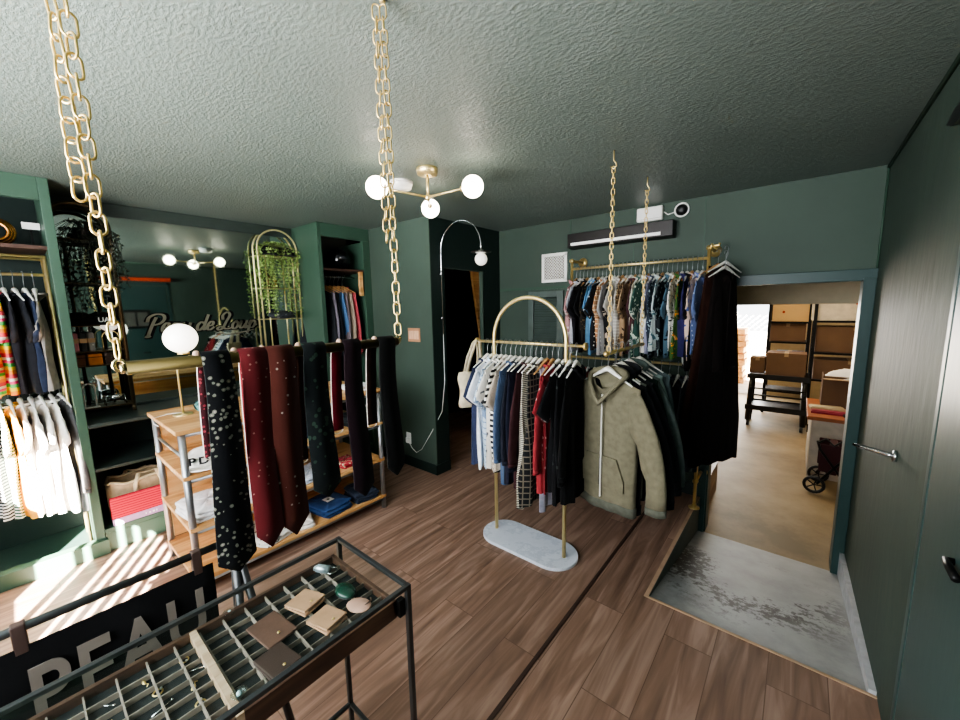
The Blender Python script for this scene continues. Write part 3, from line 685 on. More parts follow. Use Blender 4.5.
RACK1 = [  # x offset, kind, material, label, length
 ('tee', cloth('#323850'), 'navy blue t-shirt, first after the canvas tote on the arched rack', .70),
 ('tee', cloth('#eceef2'), 'white t-shirt half hidden behind the navy one on the arched rack', .72),
 ('shirt', cloth('#c4d2e2', 'check', '#7b93b3'), 'pale blue checked short sleeve shirt on the arched rack', .70),
 ('tee', cloth('#d9d4cb', 'floral', '#5c5d63', '#222428'), 'cream t-shirt with grey sketch print on the arched rack', .70),
 ('shirt', cloth('#e8e4dc', 'hstripe', '#1c1c1e', scale=.7), 'black and white banded shirt on the arched rack', .72),
 ('shirt', cloth('#b9ab9b', 'dots', '#3e3a3b', scale=2.2), 'taupe shirt with tiny dark dots on the arched rack', .70),
 ('long', cloth('#46566f'), 'slate blue long sleeve top on the arched rack', .78),
 ('long', cloth('#20222c'), 'charcoal navy long sleeve top, left of the striped one', .76),
 ('jacket', cloth('#1b1d2b'), 'dark navy jacket at the middle of the arched rack', .74),
 ('long', cloth('#3a2326'), 'dark maroon long sleeve top at the middle of the arched rack', .78),
 ('dress', cloth('#d7cfbd', 'hstripe', '#24221f', scale=2.2), 'long cream garment with fine black stripes on the arched rack', .88),
 ('dress', cloth('#1a1b1d', 'check', '#6a6357'), 'black checked long tunic on the arched rack', .86),
 ('trousers', cloth('#a9a7b8'), 'pale lilac grey trousers hanging lowest on the arched rack', .92),
 ('long', cloth('#8f3338'), 'bright red long sleeve top on the arched rack', .76),
 ('shirt', cloth('#75262b', 'dots', '#c9a39c', scale=.8), 'dark red shirt with small pale motifs on the arched rack', .74),
 ('shirt', cloth('#111113', 'dots', '#e6e2dc', scale=.55), 'black shirt printed with small white hearts on the arched rack', .72),
 ('jacket', cloth('#0f0f11', 'dots', '#3a3f3d', scale=.6), 'black faintly spotted blouse at the right pole of the rack', .78),
 ('long', cloth('#0b0b0c'), 'plain black garment outside the right pole of the rack', .78),
]
n = len(RACK1)
for i, (k, mt, lab, L) in enumerate(RACK1):
    x = -1.635+i*(.655/(n-1)); rz = PI/2+rnd.uniform(-.1, .1)
    z = 1.365-RH
    garment({'tee': 't_shirt', 'shirt': 'shirt', 'long': 'sweater', 'jacket': 'jacket', 'dress': 'tunic', 'trousers': 'trousers'}[k], k, lab, {'tee': 't-shirt', 'long': 'top', 'dress': 'tunic'}.get(k, k), (x, AY, z), rz, mt, seed=i, L=L, th=.018, sc=.80)
    hanger('white hanger holding the '+lab.split(',')[0].replace(' on the arched rack', '').replace(' at the', ', at the'), (x, AY, z), rz, HWM if i not in (12, 13) else HWD).scale = (.85, 1, 1)
# canvas tote on the end of the rail
t = thing('tote_bag', 'cream canvas tote bag hung by its handles on the rail end', 'bag', (-1.715, AY, 1.356), PI/2-.3)
TOTE = cloth('#d5c7ab')
R = []
for i in range(9):
    v = i/8; w = .13+.01*math.sin(v*9); R.append([(-.055+w*.8*sgn(math.cos(a))*abs(math.cos(a))**.5, (.018+.03*v)*math.sin(a)+.008*math.sin(w*40+v*5+math.cos(a)*5), -.20-.24*v) for a in [2*PI*j/24 for j in range(24)]])
MB().rings(R).build('bag', TOTE, t)
for s in (-1, 1):
    P = [(-.11, s*.016, -.22), (-.075, s*.018, -.1), (-.03, s*.014, .0), (-.01, s*.01, .016), (.005, s*.014, .0), (.01, s*.018, -.1), (.0, s*.016, -.22)]
    m = MB(); m.add([(x-.013, y, z) for x, y, z in P]+[(x+.013, y+.002, z+.002) for x, y, z in P], [(i, i+1, 8+i, 7+i) for i in range(6)], True); m.build('strap', TOTE, t, solid=.003)

# ---------------- wall-mounted pipe rack, two rails
WY = 3.25; X0, X1 = -1.61, -.54
t = thing('pipe_clothes_rack', 'two-tier brass pipe clothes rack fixed to the back wall', 'clothes rack', ((X0+X1)/2, WY, 0))
hx = (X1-X0)/2
m = MB().cyl((-hx, 0, 1.915), (hx, 0, 1.915), .011, 12); m.build('upper_rail', GOLD, t)
MB().cyl((-hx, 0, 1.13), (hx, 0, 1.13), .011, 12).build('lower_rail', GOLD, t)
for s in (-1, 1):
    MB().cyl((s*hx, 0, .02), (s*hx, 0, 2.0), .0125, 12).build('upright', BRASS, t)
    MB().lathe([(.04, 0), (.04, .008), (.018, .012), (.016, .03)], 20, (s*hx, 0, .0)).build('foot_flange', BRASS, t)
    for z in (1.985, .22):
        fm = MB().cyl((s*hx, 0, z), (s*hx+.0, BY-WY-.01, z), .0125, 10)
        fm.cyl((s*hx, BY-WY-.008, z), (s*hx, BY-WY, z), .045, 22); fm.cyl((s*hx, -.012, z), (s*hx, .012, z), .02, 12); fm.build('wall_flange', BRASS, t)
GROUP[0] = 'clothes on the upper wall rail'
UP = [('#b98a8c', 'floral', '#e9d9d4', '#7d2a2f', 'dusty pink floral'), ('#c4c4cf', 'plain', 0, 0, 'pale lilac'), ('#1e1c20', 'plain', 0, 0, 'black'), ('#141416', 'plain', 0, 0, 'jet black'),
 ('#2a2623', 'floral', '#6c5a40', 0, 'black and olive'), ('#5d86a6', 'plain', 0, 0, 'bright denim blue'), ('#6d9cc4', 'plain', 0, 0, 'light blue'), ('#202124', 'dots', '#dcd8cf', 0, 'black dotted'), ('#b07e58', 'check', '#e0c9a8', 0, 'rust checked'),
 ('#a7a4a3', 'dots', '#d9d5cf', 0, 'grey speckled'), ('#1f1f22', 'floral', '#cbb8a6', 0, 'black floral'), ('#b5b1ac', 'plain', 0, 0, 'plain light grey'), ('#c6c2bb', 'hstripe', '#b0aaa2', 0, 'grey pinstriped'), ('#6f5a45', 'check', '#c9b38c', 0, 'brown tartan'), ('#a08466', 'floral', '#3a2c20', 0, 'tan leaf-print'),
 ('#4a2e33', 'plain', 0, 0, 'plain maroon'), ('#d8d4c3', 'plain', 0, 0, 'cream'), ('#3b5a52', 'floral', '#d8e2d2', 0, 'green and white leafy'), ('#dcdad2', 'floral', '#35393b', 0, 'white with charcoal leaves'), ('#8b8aa0', 'dots', '#e2e0e6', 0, 'mauve dotted'),
 ('#2c3440', 'floral', '#9fb0b8', 0, 'slate floral'), ('#b9c4c4', 'floral', '#4d6e78', 0, 'pale teal floral'), ('#22262b', 'floral', '#8c9a9a', 0, 'charcoal palm-print'), ('#4b6474', 'floral', '#16222a', 0, 'steel blue camouflage'), ('#e4e2da', 'floral', '#111112', 0, 'white with bold black leaves'),
 ('#3c5a2c', 'floral', '#d9822f', '#e8d9a8', 'orange and green floral'), ('#302e58', 'plain', 0, 0, 'royal purple'), ('#0e0e10', 'floral', '#f2efe6', 0, 'black shirt with large white leaves'), ('#d9c0b2', 'floral', '#5262a0', '#b04c3a', 'pink and blue floral'), ('#6c7ba8', 'dots', '#cdd6ee', 0, 'cornflower dotted')]
n = len(UP)
for i, (c1, kd, c2, c3, nm) in enumerate(UP):
    x = X0+.045+i*((X1-X0-.08)/(n-1)); rz = PI/2+rnd.uniform(-.13, .13); z = 1.915-RH
    mt = cloth(c1, kd, c2 or '#ffffff', c3 or None, scale=rnd.choice((.8, 1.1, 1.5)) if kd == 'floral' else 1.)
    if nm == 'black shirt with large white leaves': mt = cloth(c1, kd, c2, None, scale=.35)
    kk = 'tee' if kd == 'plain' and i % 2 else 'shirt'
    lab = f'{nm} {"t-shirt" if kk == "tee" else "short sleeve shirt"} on the upper wall rail' if 'shirt' not in nm else nm+' on the upper wall rail'
    garment('t_shirt' if kk == 'tee' else 'shirt', kk, lab, 'shirt', (x, WY+rnd.uniform(-.015, .005), z), rz, mt, seed=i, L=.58+.03*math.sin(i*2.3)+(.12 if i == 27 else 0), th=.015, sc=.80)
    hanger(f'hanger holding the {lab}', (x, WY, z), rz, HWM if i % 3 else HWD).scale = (.8, 1, 1)
LOWR = ['#7d7f8a', '#30323a', '#9a5148', '#23252b', '#3d4a46', '#5a5f66', '#1d1e20', '#233029', '#4a4f55', '#1a1b1e', '#2a2320', '#6b241f', '#8a2f22', '#1c1d20', '#3b4046', '#4c5058', '#2f3339']
LN = ['grey', 'charcoal', 'brick pink', 'near-black', 'grey green', 'mid grey', 'black', 'bottle green', 'steel grey', 'ink black', 'dark brown', 'dark red', 'rust red', 'black and grey', 'slate', 'faded slate', 'dark slate']
GROUP[0] = 'clothes on the lower wall rail'
for i, (c1, nm) in enumerate(zip(LOWR, LN)):
    x = X0+.05+i*((X1-X0-.09)/(len(LOWR)-1)); rz = PI/2+rnd.uniform(-.1, .1); z = 1.13-RH
    lab = f'{nm} long sleeve jacket on the lower wall rail'
    garment('jacket', 'jacket', lab, 'jacket', (x, WY, z), rz, cloth(c1), seed=i, L=.66, th=.018, sc=.66)
    hanger(f'white hanger holding the {lab}', (x, WY, z), rz).scale = (.66, 1, 1)
# long dark coats on a hook at the right end of the rack
t = thing('coat_hook', 'brass peg holding the long coats at the right end of the wall rack', 'hook', (-.53, WY-.01, 1.995), 0)
MB().tube([(0, 0, 0), (.03, -.01, .0), (.05, -.01, .0), (.055, -.01, .015)], .008, 8).build('peg', BRASS, t)
MB().cyl((0, 0, 0), (.012, 0, 0), .02, 14).build('cap', BRASS, t)
GROUP[0] = 'long clothes by the doorway'
for i, (c1, lab, L, rz, dx) in enumerate((('#180d0b', 'very long dark brown coat hanging at the doorway edge', 1.38, -.35, .02), ('#2b1812', 'brown leather coat between the shirts and the dark coat', 1.30, -.5, -.02), ('#120d0c', 'black coat hung outermost over the doorway edge', 1.24, -.2, .03))):
    garment('coat', 'coat', lab, 'coat', (-.455+dx, WY-.0-.04*i, 1.97-RH-.02*i), PI/2-.35+rz*.4, cloth(c1), seed=i, L=L+.05, th=.034, sc=.62)
    hanger('white hanger holding the '+lab, (-.455+dx, WY-.0-.04*i, 1.97-RH-.02*i), PI/2-.35+rz*.4, [HWM, HWD, HWM][i])

# ---------------- chains
def rrect(l, w, n=6):
    r = w/2; P = []
    for i in range(n+1):
        a = PI*i/n; P.append((r*math.cos(a), 0, (l/2-r)+r*math.sin(a)))
    for i in range(n+1):
        a = PI+PI*i/n; P.append((r*math.cos(a), 0, -(l/2-r)+r*math.sin(a)))
    return P
LK = MB().tube(rrect(.037, .019), .0021, 6, True).mesh('link')
LKS = MB().tube(rrect(.034, .017), .0028, 5, True).mesh('link')
def chain(label, x, y, z0, z1, me, pitch, mat, double_from=None, hook=True, group=None, rot0=.2):
    t = thing('hanging_chain', label, 'chain', (x, y, z0), rot0, group or 'gold chains hanging from the ceiling')
    n = int((z1-z0)/pitch)
    for k in range(n):
        o = link('link', me, mat, t); o.location = (0, 0, (k+.5)*pitch); o.rotation_euler = (0, 0, (PI/2) * (k % 2)+.3*math.sin(k*1.7)); o.scale = (1, 1, 1)
    if double_from is not None:
        k0 = int((double_from-z0)/pitch)
        for k in range(k0, n):
            o = link('link', me, mat, t); o.location = (-.014, -.012, (k+.3)*pitch); o.rotation_euler = (.1, 0, (PI/2) * (k % 2)+.5+.3*math.sin(k*2.7))
    H = MB().cyl((0, 0, CH-z0), (0, 0, CH-z0-.01), .008, 10) if z1 > 2.38 else MB().tube([(0, 0, CH-z0), (0, 0, CH-z0-.05), (.012, 0, CH-z0-.065), (.014, 0, CH-z0-.08), (0, 0, CH-z0-.092), (-.014, 0, CH-z0-.08)], .0035, 8)
    H.build('ceiling_hook', GOLD, t); return t
# tie bar
TX, TZ = -.9, 1.505; TY0, TY1 = .118, .705
t = thing('hanging_tie_bar', 'thick olive brass bar hung on chains, carrying the neckties', 'rail', (TX, (TY0+TY1)/2, TZ))
h = (TY1-TY0)/2
MB().cyl((0, -h, 0), (0, h, 0), .0125, 20).build('bar', BRONZE, t)
for s in (-1, 1):
    MB().tube([(0, s*h+s*.002, 0), (0, s*h+s*.008, 0)], .009, 12).tube([(.0, s*(h+.008)+.008*math.cos(a/12*2*PI), .006+.01*math.sin(a/12*2*PI)) for a in range(12)], .0028, 6, True).build('end_eye', plain('pale worn brass', '#e8d3a4', .25, 1.), t)
chain('gold chain nearest the camera holding the left end of the tie bar', TX, TY0-.008, TZ+.02, 2.397, LK, .0295, BRASS, 1.80)
chain('gold chain holding the far end of the tie bar', TX, TY1+.008, TZ+.02, 2.397, LK, .0295, BRASS, 1.80, rot0=.5)
# ties
def tie(label, y, mat, L, w0, w1, tip, loopL, loop_off, loop_w, backmat, seed, x=TX):
    t = thing('necktie', label, 'necktie', (x, y, TZ), 0, 'neckties on the hanging bar'); r = random.Random(seed)
    def ribbon(P, Wd, off=0):
        m = MB(); A = []; B = []
        for (px, pz), w, o in zip(P, Wd, off): A.append((px, o-w/2, pz)); B.append((px, o+w/2, pz))
        n = len(P); m.add(A+B, [(i, i+1, n+i+1, n+i) for i in range(n-1)], True); return m
    R0 = .0155
    P = [(R0*math.sin(a), R0*math.cos(a)) for a in [math.radians(q) for q in (-90, -60, -30, 0, 30, 60, 90)]]
    Wd = [w0]*7; off = [0]*7
    n = 14
    for i in range(1, n+1):
        v = i/n; P.append((R0+.006*math.sin(v*5+seed)+.01*v, -(L-tip)*v)); Wd.append(w0+(w1-w0)*v); off.append(.004*math.sin(v*2.4+seed)-.004*math.sin(seed))
    P.append((P[-1][0], -L+.001)); Wd.append(.003); off.append(off[-1])
    ribbon(P, Wd, off).build('front_blade', mat, t, solid=.005)
    Q = [(-R0, 0)]; W2 = [loop_w]; o2 = [loop_off*.7]
    m = 8
    for i in range(1, m+1):
        v = i/m; Q.append((-R0-.004*math.sin(v*3), -loopL*v)); W2.append(loop_w); o2.append(loop_off*(.75+.25*v))
    ribbon(Q, W2, o2).build('back_blade', backmat, t, solid=.004)
    E_ = [(q[0]-.001, o-w/2, q[1]) for q, w, o in zip(Q, W2, o2)]
    F_ = [(q[0]-.001, o+w/2, q[1]) for q, w, o in zip(Q, W2, o2)]
    c_ = [(-R0-.002, o2[-1]+loop_w/2*math.cos(a), -loopL-loop_w*.35*math.sin(a)) for a in [PI-PI*i/6 for i in range(1, 6)]]
    MB().tube(E_+c_+F_[::-1], .0013, 5).build('piping', plain('cream lining edge', '#e8dcd0', .8), t)
    MB().sphere((-.002, -w0/2-.004, .012), .0085, 12, (1, .8, 1)).build('fold_knot', plain('pale salmon lining', '#cfa993', .7), t)
    return t
FL1 = cloth('#0c0d10', 'floral', '#696b60', '#a08f88', scale=4.2)
tie('black floral necktie, leftmost and longest on the bar', .25, FL1, .45, .048, .072, .03, .20, -.022, .018, cloth('#3a1a1e', 'floral', '#8d3a44', scale=5), 1)
tie('oxblood red necktie with tiny flecks, second from the left', .318, cloth('#5a1f22', 'dots', '#86625a', scale=2.0), .425, .053, .056, .035, .30, -.012, .02, cloth('#a02a34'), 2.4)
tie('reddish brown necktie with small pale bees, third from the left', .374, cloth('#48231d', 'dots', '#8f857c', scale=1.7), .425, .057, .066, .04, .36, -.008, .03, cloth('#4a2420'), 1.8)
tie('black green patterned necktie in the middle of the bar', .452, cloth('#15191a', 'floral', '#2c3d33', scale=3), .365, .055, .070, .03, .27, -.034, .022, cloth('#3a211a'), 3.2)
tie('very dark burgundy necktie, second from the right', .553, cloth('#180c12'), .405, .047, .060, .03, .22, -.038, .028, cloth('#6a1824'), 3.4)
tie('plain black necktie at the far right end of the bar', .662, cloth('#0c0c0c'), .385, .052, .060, .03, .23, -.042, .03, cloth('#2e1d18'), 3.3)

# ---------------- second hanging bar with hoodies
HX, HZ = -.82, 1.325
t = thing('hanging_hoodie_bar', 'short brass bar hung on two chains, carrying hoodies', 'rail', (HX, 2.405, HZ))
MB().cyl((0, -.32, 0), (0, .32, 0), .011, 14).build('bar', BRASS, t)
for s in (-1, 1): MB().sphere((0, s*.32, 0), .015, 12).build('end_knob', BRASS, t)
chain('slim gold chain at the near end of the hoodie bar', HX, 2.123, HZ+.012, 2.33, LKS, .028, BRASS)
chain('slim gold chain at the far end of the hoodie bar', HX, 2.70, HZ+.012, 2.33, LKS, .028, BRASS, rot0=.6)
HOOD = [('#6c6755', 'olive grey zip hoodie at the front of the hanging bar', 'hoodie'), ('#141518', 'black zip hoodie just behind the olive hoodie', 'hoodie'), ('#777c74', 'sage grey sweatshirt third on the hanging bar', 'long'), ('#26272b', 'charcoal hoodie fourth on the hanging bar', 'hoodie'),
        ('#14211c', 'dark bottle green sweatshirt on the hanging bar', 'long'), ('#5a6764', 'grey green hoodie near the back of the hanging bar', 'hoodie'), ('#8fa39f', 'pale mint sweatshirt near the back of the hanging bar', 'long'), ('#515e60', 'slate jacket last on the hanging bar', 'jacket')]
GROUP[0] = 'clothes on the hanging bar'
for i, (c1, lab, k) in enumerate(HOOD):
    y = 2.12+i*.075; z = HZ-RH-.0; sc = 1.
    rz = -.17+rnd.uniform(-.05, .05)+(.015*i)
    garment({'hoodie': 'hoodie', 'long': 'sweatshirt', 'jacket': 'jacket'}[k], k, lab, k if k != 'long' else 'sweatshirt', (HX+.012*math.sin(i*2), y, z-.012), rz, cloth(c1), cloth('#57584e') if i == 0 else cloth(c1), seed=i, L=.72 if i != 1 else .74, th=.034, sc=.98 if i == 0 else .94)
    hanger('white hanger inside the '+lab, (HX+.012*math.sin(i*2), y, z), rz, HWM).scale = (.9, 1.5, 1.2)

# ---------------- left wardrobe: gold frame with two tiers of clothes
GX = -3.74
t = thing('wardrobe_rail_frame', 'pale gold rail frame inside the left wardrobe bay', 'clothes rack', (GX, 0, 0))
m = MB()
for x in (-.1, .1):
    MB().cyl((x, .175, .05), (x, .175, 1.955), .009, 10).build('upright', GOLD, t)
    MB().cyl((x, -1.1, 1.955), (x, .175, 1.955), .009, 10).build('top_bar', GOLD, t)
MB().cyl((-.1, .175, 1.955), (.1, .175, 1.955), .009, 10).build('cross_bar', GOLD, t)
MB().cyl((-.1, .175, 1.85), (.1, .175, 1.85), .009, 10).build('cross_bar', GOLD, t)
MB().cyl((0, -1.1, 1.85), (0, .175, 1.85), .01, 10).build('upper_rail', GOLD, t)
MB().cyl((0, -1.1, 1.17), (0, .175, 1.17), .01, 10).build('lower_rail', GOLD, t)
UPW = [('#8a8580', 'plain', 0, 'taupe grey t-shirt nearest the post, upper wardrobe tier'), ('#262d40', 'plain', 0, 'navy t-shirt, upper wardrobe tier'), ('#1c1d22', 'plain', 0, 'black t-shirt, upper wardrobe tier'), ('#232227', 'plain', 0, 'faded black t-shirt, upper wardrobe tier'),
       ('#e0435a', 'rainbow', '#ffffff', 'rainbow patchwork shirt, upper wardrobe tier'), ('#d24a3c', 'rainbow', '#ffffff', 'red and yellow patterned shirt, upper wardrobe tier'), ('#f0e9df', 'hstripe', '#c24a4a', 'white shirt with red stripes, upper wardrobe tier')]
GROUP[0] = 'clothes on the upper wardrobe tier'
for i, (c1, kd, c2, lab) in enumerate(UPW):
    y = .118-i*.042; rz = rnd.uniform(-.12, .12)+.06
    garment('t_shirt', 'tee', lab, 't-shirt', (GX, y, 1.85-RH), rz, cloth(c1, kd, c2 or '#ffffff', scale=1+.4*i if kd == 'rainbow' else 1), seed=i, L=.60, th=.018, sc=.82)
    hanger('white hanger holding the '+lab, (GX, y, 1.85-RH), rz)
LOW_ = [('#4a4a4c', 'plain', 0, 'dim grey shirt against the side panel, lower wardrobe tier', 'long'), ('#f4f0ea', 'plain', 0, 'bright white sunlit t-shirt nearest the post, lower wardrobe tier', 'tee'), ('#efe9e2', 'plain', 0, 'second white sunlit t-shirt, lower wardrobe tier', 'tee'), ('#f3efe9', 'plain', 0, 'third white sunlit shirt, lower wardrobe tier', 'shirt'),
        ('#e8d9cd', 'plain', 0, 'pale peach t-shirt, lower wardrobe tier', 'tee'), ('#e3a93a', 'plain', 0, 'mustard yellow t-shirt, lower wardrobe tier', 'tee'), ('#f1efe6', 'hstripe', '#33503f', 'white and green striped t-shirt, lower wardrobe tier', 'tee'), ('#2b2d2c', 'hstripe', '#e6e4dc', 'black and white striped t-shirt, lower wardrobe tier', 'tee')]
GROUP[0] = 'clothes on the lower wardrobe tier'
for i, (c1, kd, c2, lab, k) in enumerate(LOW_):
    y = .148-i*.043; rz = rnd.uniform(-.12, .12)+.1
    garment('t_shirt', k, lab, 't-shirt', (GX, y, 1.17-RH), rz, cloth(c1, kd, c2 or '#ffffff', scale=1.3), seed=i+1, L=.74-.01*i, th=.018, sc=.82)
    hanger('white hanger holding the '+lab, (GX, y, 1.17-RH), rz)
t = thing('twisted_ornament', 'copper coloured coiled ornament on the wardrobe top shelf', 'ornament', (-3.7, .0, 2.01))
COPR = plain('polished copper', '#c98a4a', .25, 1., .1)
for k in range(3): MB().tube([(.02*k-.02, .075*math.cos(a/20*2*PI)*(1-.15*k), .085+.075*math.sin(a/20*2*PI)*(1-.15*k)) for a in range(20)], .011, 8, True).build('coil', COPR, t)
t = thing('folded_card', 'small white card on the wardrobe top shelf', 'card', (-3.75, .14, 2.01))
MB().box(-.002, .002, -.03, .045, .12, .16).build('card', WHITE, t); MB().box(-.006, .006, 0, .01, 0, .12).build('stand', BLACKM, t)

# ---------------- right niche
t = thing('short_rail', 'short chrome rail under the niche shelf', 'rail', (-3.72, 2.16, 1.925))
MB().cyl((0, -.235, 0), (0, .235, 0), .008, 10).build('rail', CHROME, t); MB().cyl((0, .12, 0), (0, .12, .045), .005, 8).build('hanger_rod', CHROME, t)
NI = [('#26282c', 'charcoal jacket, leftmost in the niche'), ('#7d7682', 'mauve grey jacket second in the niche'), ('#16181c', 'black jacket beside the denim one in the niche'), ('#4c6c93', 'denim blue jacket in the niche'), ('#6a5f64', 'dusty grey jacket right of the denim one'), ('#9a8878', 'tan jacket in the niche'), ('#b24c54', 'coral red jacket, rightmost in the niche')]
GROUP[0] = 'clothes in the niche'
for i, (c1, lab) in enumerate(NI):
    y = 1.97+i*.046
    garment('jacket', 'jacket', lab, 'jacket', (-3.72, y, 1.925-RH), .30+rnd.uniform(-.08, .08), cloth(c1), seed=i, L=.68, th=.02, sc=.82)
    hanger('wooden hanger holding the '+lab, (-3.72, y, 1.925-RH), .30, HWD)
t = thing('motorcycle_helmet', 'glossy black round helmet on the niche shelf', 'helmet', (-3.68, 2.2, 1.99))
MB().sphere((0, 0, .11), .115, 24, (1.05, 1, .97)).build('shell', plain('glossy black shell', '#0b0b0d', .12), t)
MB().sphere((.03, 0, .12), .1, 20, (1, .8, .4)).build('visor', plain('dark visor', '#23262b', .05), t)

# ---------------- arched display shelves on the ledge
def arch_shelf(label, x, y, w, top, met, shelves, foot=True, dep=.24, fr=.008):
    t = thing('arched_shelf', label, 'shelf', (x, y, .885))
    r = w/2
    for dx in (dep/2, -dep/2):
        h = top-.885-r
        P = [(dx, -r, .04 if foot else 0)]+[(dx, a, z) for a, z in arc(0, h, r, 180, 0, 18)]+[(dx, r, .04 if foot else 0)]
        MB().tube(P, fr, 10).build('arch_frame', met, t)
    for z in shelves:
        sw = r if z-.885 < top-.885-r*.8 else r*.8
        MB().box(-dep/2, dep/2, -sw, sw, z-.885-.006, z-.885+.002).build('shelf', met, t, bevel=.002)
    for a in (-.22, .22): MB().cyl((-dep/2, a*w, shelves[0]-.885), (-dep/2, a*w, shelves[-1]-.885), .007, 8).build('back_post', met, t)
    for a in (-1, 1):
        for b in (-1, 1): MB().cyl((b*dep/2, a*r, 0), (b*dep/2, a*r, .045), .012, 10).build('foot', met, t)
    return t
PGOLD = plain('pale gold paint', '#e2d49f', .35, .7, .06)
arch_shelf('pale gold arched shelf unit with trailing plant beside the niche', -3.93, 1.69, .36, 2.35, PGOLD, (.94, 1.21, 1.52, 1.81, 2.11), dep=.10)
arch_shelf('gold arched shelf unit coloured dark as in shade, beside the wardrobe', -3.86, .36, .30, 2.335, plain('shade-toned gold paint', '#4a3e2a', .4, .7, .1), (.94, 1.24, 1.34, 1.52, 1.81, 2.1), dep=.16, fr=.013)  # same gold design, its backlit darkness put into the paint colour
def plant(label, x, y, z, seed, nvine, w, dep, col1, col2, L0, L1):
    t = thing('trailing_plant', label, 'plant', (x, y, z)); r = random.Random(seed)
    MB().lathe([(.001, 0), (.045, 0), (.06, .07), (.063, .075), (.052, .072), (.05, .06), (.001, .055)], 20).build('pot', BLACK, t)
    vm, lm = MB(), MB()
    for i in range(nvine):
        a = r.uniform(-PI/2, PI/2) if r.random() < .8 else r.uniform(0, 2*PI)
        sy = r.uniform(-w, w); P = [Vector((0, 0, .07)), Vector((dep*.4*math.cos(a), sy*.5, .12)), Vector((dep*math.cos(a)*r.uniform(.7, 1), sy, .05))]
        L = r.uniform(L0, L1); n = int(L/.03)
        for k in range(n): P.append(P[-1]+Vector((r.uniform(-.008, .008), r.uniform(-.012, .012), -.03)))
        vm.tube(P, .0016, 4)
        for p in P[1:]:
            for _ in range(2 if r.random() < .75 else 1):
                d = Vector((r.uniform(-1, 1), r.uniform(-1, 1), r.uniform(-.9, .3))).normalized(); s = r.uniform(.012, .022)
                u = d.orthogonal().normalized(); u = (Matrix.Rotation(r.uniform(0, 6.3), 3, d) @ u); q = p+d*.004; nn = d.cross(u)*.2*s
                lm.add([q, q+d*s*.5+u*s*.42+nn, q+d*s*1.2, q+d*s*.5-u*s*.42+nn], [(0, 1, 2), (0, 2, 3)])
    vm.build('vines', plain('vine stem '+col1, col1, .7), t)
    lm.build('foliage', plain('leaf '+col2, col2, .5, 0, .35, 25), t)
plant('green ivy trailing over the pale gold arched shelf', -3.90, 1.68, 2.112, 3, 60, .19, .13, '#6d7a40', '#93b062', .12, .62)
plant('ivy coloured dark as a backlit silhouette over the shade-toned arched shelf', -3.84, .39, 2.102, 5, 46, .17, .13, '#161a10', '#1a2413', .12, .60)  # stems and leaves coloured near black to give the backlit silhouette
# items on the gold shelf
def hat(label, x, y, z, col, seed=0, rz=0, nm='cap'):
    t = thing(nm, label, 'hat', (x, y, z), rz)
    mt = cloth(col)
    MB().lathe([(.075, 0), (.078, .03), (.07, .06), (.045, .082), (.015, .09), (.001, .091)], 24).build('crown', mt, t)
    MB().prism([(.06*math.cos(a), .06*math.sin(a)) for a in [math.radians(q) for q in range(-70, 71, 20)]]+[(.05+.09*math.cos(a), .075*math.sin(a)) for a in [math.radians(q) for q in range(70, -71, -14)]], .0, .006).build('brim', mt, t)
    return t
hat('black flat cap stacked on the top tier of the gold shelf, left', -3.90, 1.60, 2.112, '#141415', nm='cap')
hat('black cap on the top tier of the gold shelf, right of the pot', -3.90, 1.77, 2.112, '#1b1b1c', nm='cap')
t = thing('figurine', 'small copper figurine in the middle of the gold shelf', 'ornament', (-3.92, 1.66, 1.812))
MB().lathe([(.022, 0), (.024, .02), (.012, .05), (.018, .08), (.008, .1), (.012, .115), (.001, .13)], 16).build('body', COPR, t)
MB().lathe([(.03, 0), (.03, .006)], 16).build('base', BLACK, t)
t = thing('crumpled_cap', 'crumpled dark patterned cap on the lower gold shelf', 'hat', (-3.91, 1.69, 1.522))
MB().sphere((0, 0, .035), .1, 20, (.8, 1.3, .42)).build('crown', cloth('#3a3d42', 'floral', '#8b8d90', '#16171a', scale=1.2), t); MB().sphere((.06, .03, .02), .07, 16, (1, .9, .2)).build('peak', cloth('#232428'), t)
# items on the shade-toned gold shelf
hat('black cap on the dim shelf beside the wardrobe, left', -3.84, .30, 1.522, '#1b1516'); 
t = hat('black cap with white lettering on the dim shelf', -3.84, .43, 1.522, '#121213')
me = text_mesh('UAA', .045, .001, .001); o = link('lettering', me, WHITE, t); o.rotation_euler = (PI/2, 0, PI/2); o.location = (.0785, 0, .035)
t = thing('loop_lamp', 'small wire loop lamp with a white half dome on the dim shelf', 'lamp', (-3.80, .44, 1.342))
MB().tube([(0, -.045, 0), (0, -.045, .09)]+[(0, y, z) for y, z in arc(0, .09, .045, 180, 0, 10)]+[(0, .045, 0)], .004, 8).build('wire_stand', GOLD, t)
MB().lathe([(.052, 0), (.045, -.022), (.025, -.038), (.001, -.042)], 22, (0, 0, .178)).build('dome_shade', GLOBEGLOW, t)
for i, (c1, nm, y) in enumerate((('#b27a86', 'dusty pink', .26), ('#3b3e42', 'charcoal', .30), ('#8d9294', 'grey speckled', .34))):
    t = thing('rolled_sock_pair', f'{nm} folded sock pair standing on the dim shelf', 'socks', (-3.84, y, 1.342))
    MB().box(-.05, .05, -.016, .016, 0, .13).build('sock', cloth(c1, 'dots' if i == 2 else 'plain', '#d9dada'), t, bevel=.008); MB().box(-.052, .052, -.018, .018, .06, .09).build('paper_band', plain('kraft band', '#a88d6a'), t)
